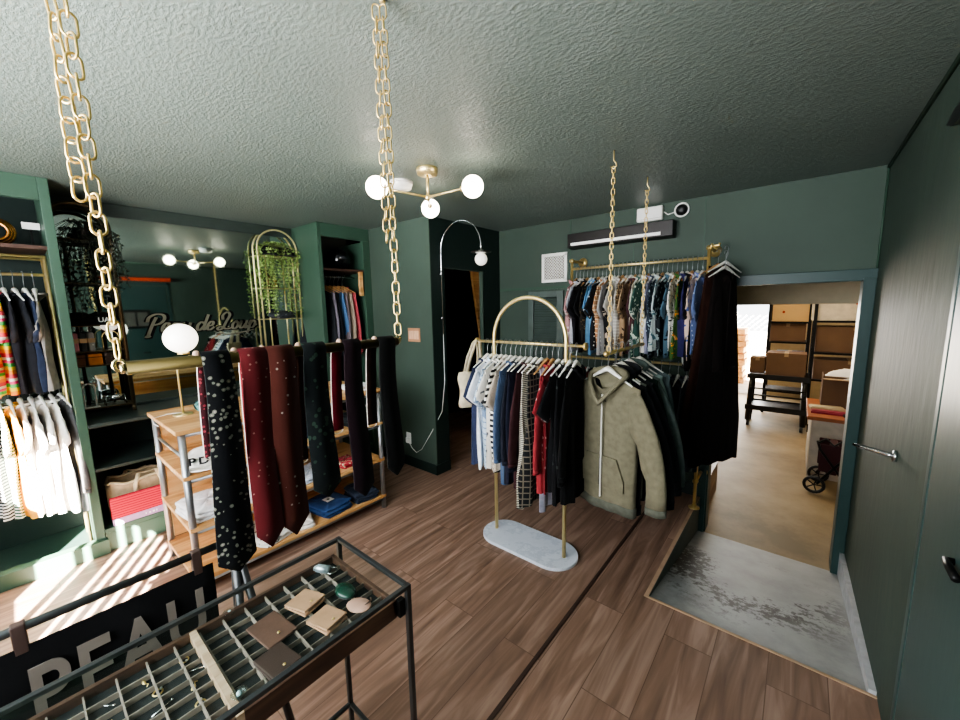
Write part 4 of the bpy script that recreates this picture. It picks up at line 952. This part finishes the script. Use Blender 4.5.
for i, (c1, nm) in enumerate((('#6d4b38', 'brown'), ('#c27a35', 'orange tan'), ('#3a2c27', 'dark patterned'))):
    t = thing('wallet_box', f'{nm} leather box on the dim shelf', 'box', (-3.84, .26+i*.085, 1.242))
    MB().box(-.05, .05, -.037, .037, 0, .08).build('box', cloth(c1, 'floral' if i == 2 else 'plain', '#70605a', scale=1.5), t, bevel=.004); MB().box(-.051, .051, -.038, .038, .055, .06).build('lid_seam', BLACKM, t)
t = thing('wire_animal', 'silver wire creature ornament on the lowest tier of the dim shelf', 'ornament', (-3.84, .42, .942))
MB().sphere((0, 0, .05), .034, 14, (.8, 1.3, .8)).build('body', CHROME, t)
for a in (-1, 1):
    for b in (-1, 1): MB().tube([(a*.01, b*.03, .05), (a*.03, b*.05, .065), (a*.035, b*.055, 0)], .004, 6).build('leg', CHROME, t)
t = thing('white_arch_stand', 'small white arch stand with a cord on the dim shelf', 'stand', (-3.82, .29, .942))
MB().tube([(0, -.03, 0), (0, -.03, .14)]+[(0, y, z) for y, z in arc(0, .14, .03, 180, 0, 10)]+[(0, .03, 0)], .006, 8).build('arch', WHITE, t); MB().box(-.02, .02, -.045, .045, -.0, .006).build('base', WHITE, t)
# bag and box under the ledge
t = thing('canvas_duffel', 'open beige canvas holdall in the lowest ledge compartment', 'bag', (-3.66, .46, .16))
R = []
for i in range(8):
    v = i/7; R.append([(.10*sgn(math.cos(a))*abs(math.cos(a))**.6*(.9+.15*v), .17*sgn(math.sin(a))*abs(math.sin(a))**.6+.006*math.sin(a*9), .27*v+(.012*math.sin(a*5) if v > .8 else 0)) for a in [2*PI*j/28 for j in range(28)]])
MB().rings(R, cap=False).build('bag', cloth('#a58f72'), t, solid=.006); MB().tube([(p[0], p[1], p[2]) for p in R[-1]], .008, 6, True).build('rim', cloth('#cdb896'), t)
for s in (-1, 1):
    P = [(.115, -.06, .13), (.12, -.055, .24), (.10, -.03, .31), (.09, .02, .30), (.1, .07, .31), (.12, .09, .23), (.115, .085, .13)]
    m = MB(); P = [((x if s > 0 else -x), y+.02*s, z-.02*(s < 0)) for x, y, z in P]; m.add([(x, y-.013, z) for x, y, z in P]+[(x, y+.013, z+.004) for x, y, z in P], [(i, i+1, 8+i, 7+i) for i in range(6)], True); m.build('handle', cloth('#dcc4a0'), t, solid=.004)
t = thing('woven_pouch', 'bright red woven textile case with a lilac border and white marks', 'case', (-3.52, .45, .16))
MB().box(-.012, .012, -.17, .17, .045, .195).build('panel', cloth('#c32a40', 'check', '#5d1522', scale=2.2), t, bevel=.004)
MB().box(-.014, .014, -.17, .17, .0, .046).build('border', cloth('#b391b8'), t, bevel=.003)
for i, (ww, hh) in enumerate(((.006, .012), (.01, .01), (.012, .012), (.006, .014))): MB().box(.0142, .0155, -.0+i*.02, -.0+i*.02+ww, .016, .016+hh).build('white_mark', WHITE, t)
# pouch lies just in front of the duffel on the shelf floor

# ---------------- pipe-frame display table with oak boards
t = thing('display_table', 'four-tier oak and grey pipe display shelf table', 'shelf table', (-2.8, 1.13, 0))
hw, hl = .33, .655
for a in (-1, 1):
    for b in (-1, 1):
        MB().cyl((a*(hw-.03), b*(hl-.03), 0), (a*(hw-.03), b*(hl-.03), .955), .018, 14).build('leg', STEEL, t)
for z, nm in ((.98, 'top_board'), (.72, 'shelf_board'), (.42, 'shelf_board'), (.115, 'shelf_board')):
    i_ = 0 if z > .9 else .012
    MB().box(-hw+i_, hw-i_, -hl+i_, hl-i_, z-.024, z).build(nm, OAK, t, bevel=.003)
    fr = MB()
    for a in (-1, 1): fr.cyl((a*(hw-.03), -hl+.03, z-.036), (a*(hw-.03), hl-.03, z-.036), .012, 8); fr.cyl((-hw+.03, a*(hl-.03), z-.036), (hw-.03, a*(hl-.03), z-.036), .012, 8)
    fr.build('pipe_frame', STEEL, t)
for a in (-1, 1): MB().cyl((-hw+.03, a*(hl-.03), .82), (hw-.03, a*(hl-.03), .82), .008, 8).build('side_bar', STEEL, t)
MB().box(-hw+.02, -hw+.035, -hl+.05, hl-.05, .13, .95).build('back_board', OAK, t)
# folded garments on the table
def folded(label, x, y, z, w, d, layers, mt, rz=0, nm='folded_shirt', patch=None, cat='folded clothes', h=.022):
    t = thing(nm, label, cat, (x, y, z), rz, 'folded clothes on the oak shelf table'); r = random.Random(int(x*1000+y*77+z*13))
    for k in range(layers):
        n = 14; R = []
        ox, oy, a0 = r.uniform(-.012, .012), r.uniform(-.012, .012), r.uniform(-.06, .06)
        for (s, zz) in ((.0, 0), (.94, 0), (1, .3), (1, .7), (.95, 1.0), (.6, 1.08), (.0, 1.1)):
            s = max(s, .01); ring = []
            for j in range(28):
                a = 2*PI*j/28; cx, sy = math.cos(a), math.sin(a)
                px = w/2*s*sgn(cx)*abs(cx)**.3; py = d/2*s*sgn(sy)*abs(sy)**.3
                ring.append((ox+px*math.cos(a0)-py*math.sin(a0)+.004*math.sin(a*7+k), oy+px*math.sin(a0)+py*math.cos(a0), k*h+zz*h*.85+.003*math.sin(a*5+k*2)*zz))
            R.append(ring)
        MB().rings(R).build('fold', mt, t)
    if patch:
        MB().box(-.035, .035, -.03, .03, layers*h+.004, layers*h+.0055).build('label_patch', WHITE, t)
        MB().lathe([(.011, 0), (.001, .0008)], 16, (0, 0, layers*h+.0055)).build('black_emblem', BLACK, t)
    return t
t = hat('white cap with black letters on the upper oak shelf', -2.62, .63, .72, '#ebe8e2'); t.scale = (1.25, 1.35, 1.15); t.rotation_euler = (0, -.1, -.35)
me = text_mesh('PDL', .05, .0012, .0016, 0, 1.35); o = link('lettering', me, BLACK, t); o.rotation_euler = (PI/2, 0, PI/2); o.location = (.079, 0, .036)
Wc = cloth('#e6e7ea'); 
folded('pile of white folded t-shirts on the second oak shelf, near end', -2.68, .62, .42, .30, .24, 3, cloth('#e4e4e8'), .15)
folded('single white garment lying loose over the near pile', -2.64, .80, .42, .22, .2, 2, cloth('#dedde0'), -.4)
folded('cream printed fabric on the bottom board, near end', -2.66, .93, .115, .34, .26, 2, cloth('#d8d6d2', 'floral', '#6f706e', scale=1.2), .3)
folded('small white folded piece right of the printed fabric', -2.58, 1.13, .115, .17, .13, 2, cloth('#e4dfd8'), -.3)
folded('pale blue folded shirt on the second oak shelf, middle', -2.64, 1.22, .42, .24, .24, 2, cloth('#b9c1d2', 'floral', '#e6e8ee', scale=1.4), .2)
folded('red and cream folded scarf on the second oak shelf', -2.62, 1.50, .42, .17, .15, 2, cloth('#a8353f', 'floral', '#d6c4a2', '#3c5240', scale=1.5), .1, 'folded_scarf')
folded('folded denim jeans with a white label on the bottom board', -2.64, 1.36, .115, .28, .24, 3, cloth('#2c436b'), .12, 'folded_jeans', True)
folded('dark slate folded trousers at the far end of the bottom board', -2.62, 1.63, .115, .24, .2, 3, cloth('#2b3240'), -.1, 'folded_trousers')
folded('neat stack of white shirts at the far end of the table top', -2.62, 1.66, .98, .2, .2, 2, cloth('#e8e8ea'), 0)
folded('stack of dark folded shirts at the upper oak shelf, far end', -2.64, 1.62, .72, .22, .22, 3, cloth('#2c3133'), .1)
folded('navy folded shirt on the upper oak shelf, middle', -2.66, 1.3, .72, .24, .22, 3, cloth('#27303d'), .1)
t = thing('turquoise_bundle', 'small turquoise cloth bundle on the table top by the lamp', 'bundle', (-2.86, .70, .98))
MB().sphere((0, 0, .035), .048, 18, (1.1, .8, .72)).build('bundle', cloth('#5f8d88', 'floral', '#3c5c5a'), t); MB().tube([(.02, -.04, .03), (.0, -.044, .06), (-.01, 0, .074), (-.0, .04, .05)], .004, 6).build('tie', cloth('#2c3a3a'), t)
# lamp with opal globe
t = thing('table_lamp', 'gold table lamp with an opal globe on a bent arm', 'lamp', (-2.86, .60, .98))
MB().lathe([(.05, 0), (.05, .008), (.01, .012), (.001, .013)], 24).build('base', GOLD, t)
MB().tube([(0, 0, .01), (0, 0, .30)]+[(.0, .05-.05*math.cos(a), .30+.05*math.sin(a)) for a in [PI*i/10 for i in range(1, 7)]]+[(0, .068, .36)], .0055, 10).build('arm', GOLD, t)
MB().lathe([(.03, 0), (.032, .01), (.02, .014)], 20, (0, .04, .368)).build('globe_holder', GOLD, t)
MB().sphere((0, .035, .465), .086, 32).build('globe', plain('bright opal globe', '#ffffff', .25, emit='#fff6e6', es=1.6), t)
MB().tube([(-.03, 0, .01), (-.08, -.06, .004), (-.04, -.14, .003), (.12, -.16, .003), (.20, -.155, .004)], .002, 6).build('cord', WHITE, t)

# ---------------- glass-topped jewellery case
CX, CY, CZ = -1.03, .655, .79
cw, cl = .19, 1.35
t = thing('display_case', 'black steel display table with a glass top and slotted wooden tray', 'display case', (CX, CY-cl/2, 0))
hl = cl/2
for a in (-1, 1):
    for b in (-1, 1): MB().box(a*cw-.007, a*cw+.007, b*hl-.007, b*hl+.007, 0, CZ).build('leg', DARKST, t)
m = MB()
for z in (CZ-.012, .10):
    for a in (-1, 1):
        m.box(a*cw-.007, a*cw+.007, -hl, hl, z, z+.012); m.box(-cw, cw, a*hl-.007, a*hl+.007, z, z+.012)
m.build('steel_frame', DARKST, t, bevel=.0015)
MB().add([(-cw+.006, -hl+.006, CZ-.001), (cw-.006, -hl+.006, CZ-.001), (cw-.006, hl-.006, CZ-.001), (-cw+.006, hl-.006, CZ-.001)], [(0, 1, 2, 3)]).build('glass_top', GLASS, t)
m = MB(); TB, TT = CZ-.085, CZ-.040
m.box(cw-.028, cw-.016, -hl+.02, hl-.03, TB-.012, TT).box(-cw+.016, -cw+.028, -hl+.02, hl-.03, TB-.012, TT).box(-cw+.016, cw-.016, hl-.042, hl-.03, TB, TT).box(-cw+.016, cw-.016, -hl+.02, -hl+.032, TB, TT)
tr = m.build('wooden_tray', WALNUT, t, bevel=.0015)
MB().box(-cw+.02, cw-.02, -hl+.02, hl-.03, TB, TT-.024).build('tray_lining', plain('black teal felt', '#0c1214', .95), tr)
m = MB()
ny = 23
for k in range(1, ny):
    y = -hl+.03+k*(cl-.07)/ny; m.box(-cw+.028, cw-.028, y-.0016, y+.0016, TT-.024, TT-.010)
for k in range(1, 7):
    x = -cw+.028+k*(2*cw-.056)/7; m.box(x-.0011, x+.0011, -hl+.03, hl-.04, TT-.024, TT-.010)
m.build('slot_dividers', plain('grey brown dividers', '#8a7d72', .6), tr)
MB().box(-cw+.026, cw-.014, .224, .239, TB+.006, TT+.003).build('wide_bar', TAN, tr)
for k in (-1, 1): MB().box(cw-.02, cw-.002, hl-.03, hl-.01, TB-.008, TT).build('tray_bracket', BLACKM, t) if k > 0 else None
# items in the tray (world positions; tray slots TT high)
ZT = TT-.010
def wallet(label, x, y, w, d, mt, rz, flap=True, lift=0, nm='wallet'):
    t = thing(nm, label, 'wallet', (x, y, ZT+lift), rz)
    MB().box(-w/2, w/2, -d/2, d/2, 0, .006).build('lower_panel', mt, t, bevel=.002)
    if flap:
        M_ = Matrix.Translation((-w/2, 0, .006)) @ Matrix.Rotation(-.09, 4, 'Y')
        MB().box(0, w, -d/2, d/2, 0, .005, M_).build('upper_panel', mt, t, bevel=.002)
    MB().lathe([(.004, 0), (.003, .002)], 12, (w*.3, 0, .011 if not flap else .018)).build('snap', BRASS, t); return t
wallet('pale tan leather wallet in the tray, upper of two', -1.065, .455, .085, .075, LEATHERM, .25)
wallet('pale tan leather wallet in the tray, nearer the front rail', -.955, .462, .085, .07, LEATHERM, .2)
wallet('long dark brown leather wallet in the tray', -1.045, .352, .115, .08, LEATHERB, .12, False)
wallet('dark brown leather case by the front rail of the tray', -.925, .318, .10, .07, plain('espresso leather', '#3c2a24', .5), .1, True)
t = thing('green_glasses_case', 'dark green oval case in the tray', 'case', (-1.01, .553, ZT))
MB().sphere((0, 0, .010), .034, 20, (1.2, .8, .35)).build('lid', plain('bottle green enamel', '#16382c', .2), t); MB().sphere((0, 0, .006), .0345, 20, (1.2, .8, .2)).build('base', BLACK, t)
t = thing('pink_coin_purse', 'small rounded pink leather purse at the front of the tray', 'purse', (-.93, .547, ZT), .4)
MB().sphere((0, 0, .006), .03, 20, (1.25, .95, .22)).build('purse', plain('rose leather', '#c99a88', .5), t); MB().tube([(.02, .0, .01), (.03, .02, .014), (.02, .03, .01)], .0025, 6).build('strap', LEATHERB, t)
t = thing('key_fob', 'white and steel key holder with a ring in the tray', 'key ring', (-1.15, .56, ZT+.004), .5)
MB().tube([(-.035, 0, .008), (-.02, 0, .01), (.02, 0, .01)], [.006, .014, .013], 12).build('holder', plain('pale steel blue', '#b9c4cb', .25, .6), t); MB().tube([(.03+.014*math.cos(a/14*2*PI), .016*math.sin(a/14*2*PI), .008) for a in range(14)], .0018, 6, True).build('ring', CHROME, t)
rr = random.Random(21); LB = ['gold stud', 'gold hoop', 'silver ring', 'pearl drop', 'white stone pin', 'gold bar pin', 'silver chain', 'copper ring']
for i in range(16):
    kx = i % 4; ky = i//4
    x = CX-cw+.028+(kx+.8)*(2*cw-.056)/6+.01; y = -.05+ky*.0725+.02*rr.random(); k = i % 3
    slot = ['first', 'second', 'third', 'fourth'][kx]; row = ['leftmost row', 'second row', 'third row', 'row beside wide bar'][ky]
    t = thing('jewellery_piece', f'{["small gold ring", "silver pin bar", "gold drop earring"][k]} in {slot} slot from the back, {row}', 'jewellery', (x, y, TT-.0235), rr.uniform(0, 3), 'jewellery in the tray slots')
    if k == 0: MB().tube([(.009*math.cos(a/12*2*PI), .009*math.sin(a/12*2*PI), .002) for a in range(12)], .0018, 6, True).build('hoop', BRASS, t); MB().sphere((.009, 0, .004), .003, 8).build('stone', WHITE, t)
    elif k == 1: MB().cyl((-.02, 0, .002), (.02, 0, .003), .0014, 6).build('pin', CHROME, t); MB().sphere((.02, 0, .003), .003, 8).build('end_bead', CHROME, t)
    else: MB().sphere((0, 0, .004), .005, 10, (1.6, .8, .6)).build('drop', BRASS, t); MB().tube([(.006, 0, .004), (.014, .004, .005), (.018, 0, .003)], .001, 5).build('wire', BRASS, t)
for i, (x, y) in enumerate(((-.90, .225), (-1.20, .30))):
    t = thing('glass_dish', ['clear glass dish by the front rail of the case', 'small clear glass dish at the back rail of the case'][i], 'dish', (x, y, TT+.004 if i == 0 else ZT))
    MB().lathe([(.001, 0), (.012, 0), (.017, .008), (.014, .0085), (.009, .003), (.001, .003)], 18).build('dish', GLASS, t); MB().sphere((0, 0, .006), .006, 10).build('bead', plain('pale aqua bead', '#b9d6dc', .15), t)

# ---------------- black cloth banner on an easel stand
BX = -1.45
t = thing('cloth_banner', 'black cloth banner with pale capital letters hung from a dark bar', 'banner', (BX, .065, .825))
MB().cyl((0, -.55, 0), (0, .31, 0), .012, 14).build('bar', DARKST, t)
m = MB(); n = 24; vs = []
for k in range(2):
    for i in range(n+1):
        y = -.5+.765*i/n; vs.append((.012+.006*math.sin(i*.8)*(k), y, -.045-(.50 if k else 0)))
m.add(vs, [(i, i+1, n+2+i, n+1+i) for i in range(n)], True); m.build('cloth', BLACKF, t, solid=.002)
for y in (-.145, .225, -.47):
    MB().box(-.0135, .0135, y-.013, y+.013, -.065, .0135).build('leather_loop', plain('dark brown loop', '#3a2a25', .6), t, bevel=.003)
me = text_mesh('PEAU', .21, .0012, .004, 0, 1.12); o = link('lettering', me, plain('warm grey lettering', '#6f6860', .8), t); o.rotation_euler = (PI/2, 0, PI/2); o.location = (.022, .042, -.20)
w_ = max(v.co.x for v in me.vertices)-min(v.co.x for v in me.vertices); o.scale = (.37/w_, .17/.145*.95, 1)
t = thing('easel_stand', 'dark metal A-frame stand holding the banner bar', 'stand', (BX, .40, 0))
ST2 = plain('dark grey steel', '#4a4b4c', .4, .7)
MB().cyl((0, 0, .82), (.10, .10, 0), .013, 10).build('leg', ST2, t); MB().cyl((0, 0, .82), (.10, -.04, 0), .013, 10).build('leg', ST2, t); MB().cyl((0, 0, .82), (-.2, .02, 0), .013, 10).build('leg', ST2, t)
MB().cyl((0, -.02, .825), (0, .03, .825), .018, 12).build('bar_socket', ST2, t)

# ---------------- ceiling light, smoke alarm, arc lamp
t = thing('ceiling_light', 'gold three-armed ceiling light with lit opal globes', 'ceiling light', (-1.735, 1.64, CH))
MB().lathe([(.06, 0), (.062, -.01), (.058, -.035), (.001, -.038)], 28).build('canopy', GOLD, t)
MB().cyl((0, 0, -.03), (0, 0, -.165), .008, 12).lathe([(.016, -.15), (.018, -.165), (.01, -.18)], 16).build('stem', GOLD, t)
for a in (-107, 10, 134):
    c, s = math.cos(math.radians(a)), math.sin(math.radians(a)); Rr = .305
    MB().cyl((0, 0, -.16), (c*(Rr-.06), s*(Rr-.06), -.15), .006, 10).cyl((c*(Rr-.075), s*(Rr-.075), -.15), (c*(Rr-.055), s*(Rr-.055), -.15), .015, 12).build('arm', GOLD, t)
    MB().sphere((c*Rr, s*Rr, -.15), .059, 28).build('globe', GLOBE, t)
t = thing('smoke_alarm', 'round white smoke alarm on the ceiling beside the lamp', 'smoke alarm', (-2.03, 1.69, CH))
MB().lathe([(.072, 0), (.072, -.015), (.062, -.045), (.001, -.048)], 28).build('housing', WHITE, t); MB().lathe([(.073, -.016), (.069, -.02)], 28).build('vent_ring', plain('pinkish grey ring', '#a39591', .6), t)
t = thing('arc_lamp', 'slim plug-in wall arc lamp with a disc and opal globe at the hall corner', 'lamp', (-2.556, 2.55, 0))
A_ = arc(.235, 2.10, .235, 180, 0, 18)
MB().tube([(0, 0, 1.35)]+[(x, 0, z) for x, z in A_]+[(.47, 0, 2.06)], .005, 10).build('arched_pole', CHROME, t)
MB().lathe([(.085, 0), (.085, .005), (.03, .006)], 28, (.47, 0, 2.045)).build('disc_shade', plain('dark bronze disc', '#2c2622', .4, .5), t)
MB().lathe([(.045, -.006), (.045, 0), (.02, .016)], 28, (.47, 0, 2.047)).build('lamp_cap', WHITE, t)
MB().sphere((.47, 0, 1.99), .052, 24).build('globe', GLOBEGLOW, t)
for z in (1.9, 1.5): MB().cyl((-.03, 0, z), (0, 0, z), .009, 8).build('wall_bracket', CHROME, t)
MB().tube([(0, 0, 1.35), (.0, 0, .9), (-.0, -.05, .62), (-.08, -.12, .42), (-.22, -.13, .22), (-.30, -.13, .17), (-.36, -.13, .2), (-.415, -.135, .27)], .003, 6).build('cord', WHITE, t)

# ------------------------------------------------------------------ light, camera
def area(name, loc, rot, sx, sy, power, col=(1, 1, 1)):
    l = bpy.data.lights.new(name, 'AREA'); l.shape = 'RECTANGLE'; l.size = sx; l.size_y = sy; l.energy = power; l.color = col
    o = bpy.data.objects.new(name, l); C.objects.link(o); o.location = loc; o.rotation_euler = rot; return o
sun = bpy.data.lights.new('sun', 'SUN'); sun.energy = 280; sun.angle = math.radians(.35); sun.color = (1, .93, .82)
so = bpy.data.objects.new('sun', sun); C.objects.link(so)
d = Vector((-.87, .5, -.50)); so.rotation_euler = d.to_track_quat('-Z', 'Y').to_euler()
area('window_skylight', (-1.45, FY+.02, 1.65), (math.radians(90), 0, math.radians(0)), 2.6, 1.2, 85, (.93, .97, 1))
area('street_bounce', (-1.7, FY+.05, 1.15), (math.radians(90+62), 0, math.radians(18)), 2.2, .35, 85, (1, .98, .94)).data.spread = math.radians(120)
area('store_fill', (-.3, 6.3, 2.55), (0, 0, 0), 1.2, 2.2, 24, (1, .86, .64))  # added overhead fill that warms and brightens the store room
area('store_beam_fill', (-.3, 4.15, 2.5), (0, 0, 0), .5, .5, 14, (1, .86, .64))  # added fill light to brighten the near face of the cream beam
area('store_door_light', (-1.1, 9.5, .8), (math.radians(-90), 0, 0), 1.2, 1.8, 70, (1, .97, .92))
def point(name, loc, p, r=.05, col=(1, .86, .66)):
    l = bpy.data.lights.new(name, 'POINT'); l.energy = p; l.shadow_soft_size = r; l.color = col
    o = bpy.data.objects.new(name, l); C.objects.link(o); o.location = loc
point('hall_fill', (-2.75, 3.1, 2.3), 1.5)  # added point light so the plank shows in the dark hall
w = bpy.data.worlds.new('sky'); bpy.context.scene.world = w; w.use_nodes = True
bg = w.node_tree.nodes['Background']; bg.inputs[0].default_value = (.93, .96, 1, 1); bg.inputs[1].default_value = 2.2
cam = bpy.data.cameras.new('camera'); co = bpy.data.objects.new('camera', cam); C.objects.link(co)
F, YAW, PIT, ROLL = 385.774, 39.713, -7.890, 1.0864
cam.sensor_width = 36; cam.lens = F/960*36; cam.clip_start = .02; cam.clip_end = 200
Mz = Matrix.Rotation(math.radians(YAW), 3, 'Z') @ Matrix.Rotation(math.radians(PIT), 3, 'X') @ Matrix.Rotation(math.radians(ROLL), 3, 'Y')
r_, f_, u_ = Mz @ Vector((1, 0, 0)), Mz @ Vector((0, 1, 0)), Mz @ Vector((0, 0, 1))
Mc = Matrix((r_, u_, -f_)).transposed().to_4x4(); Mc.translation = (0, 0, 1.6); co.matrix_world = Mc
sc = bpy.context.scene; sc.camera = co
sc.view_settings.view_transform = 'AgX'; sc.view_settings.look = 'AgX - Medium High Contrast'; sc.view_settings.exposure = 1.05
sc.cycles.use_denoising = True; sc.cycles.max_bounces = 8; sc.cycles.sample_clamp_indirect = 6
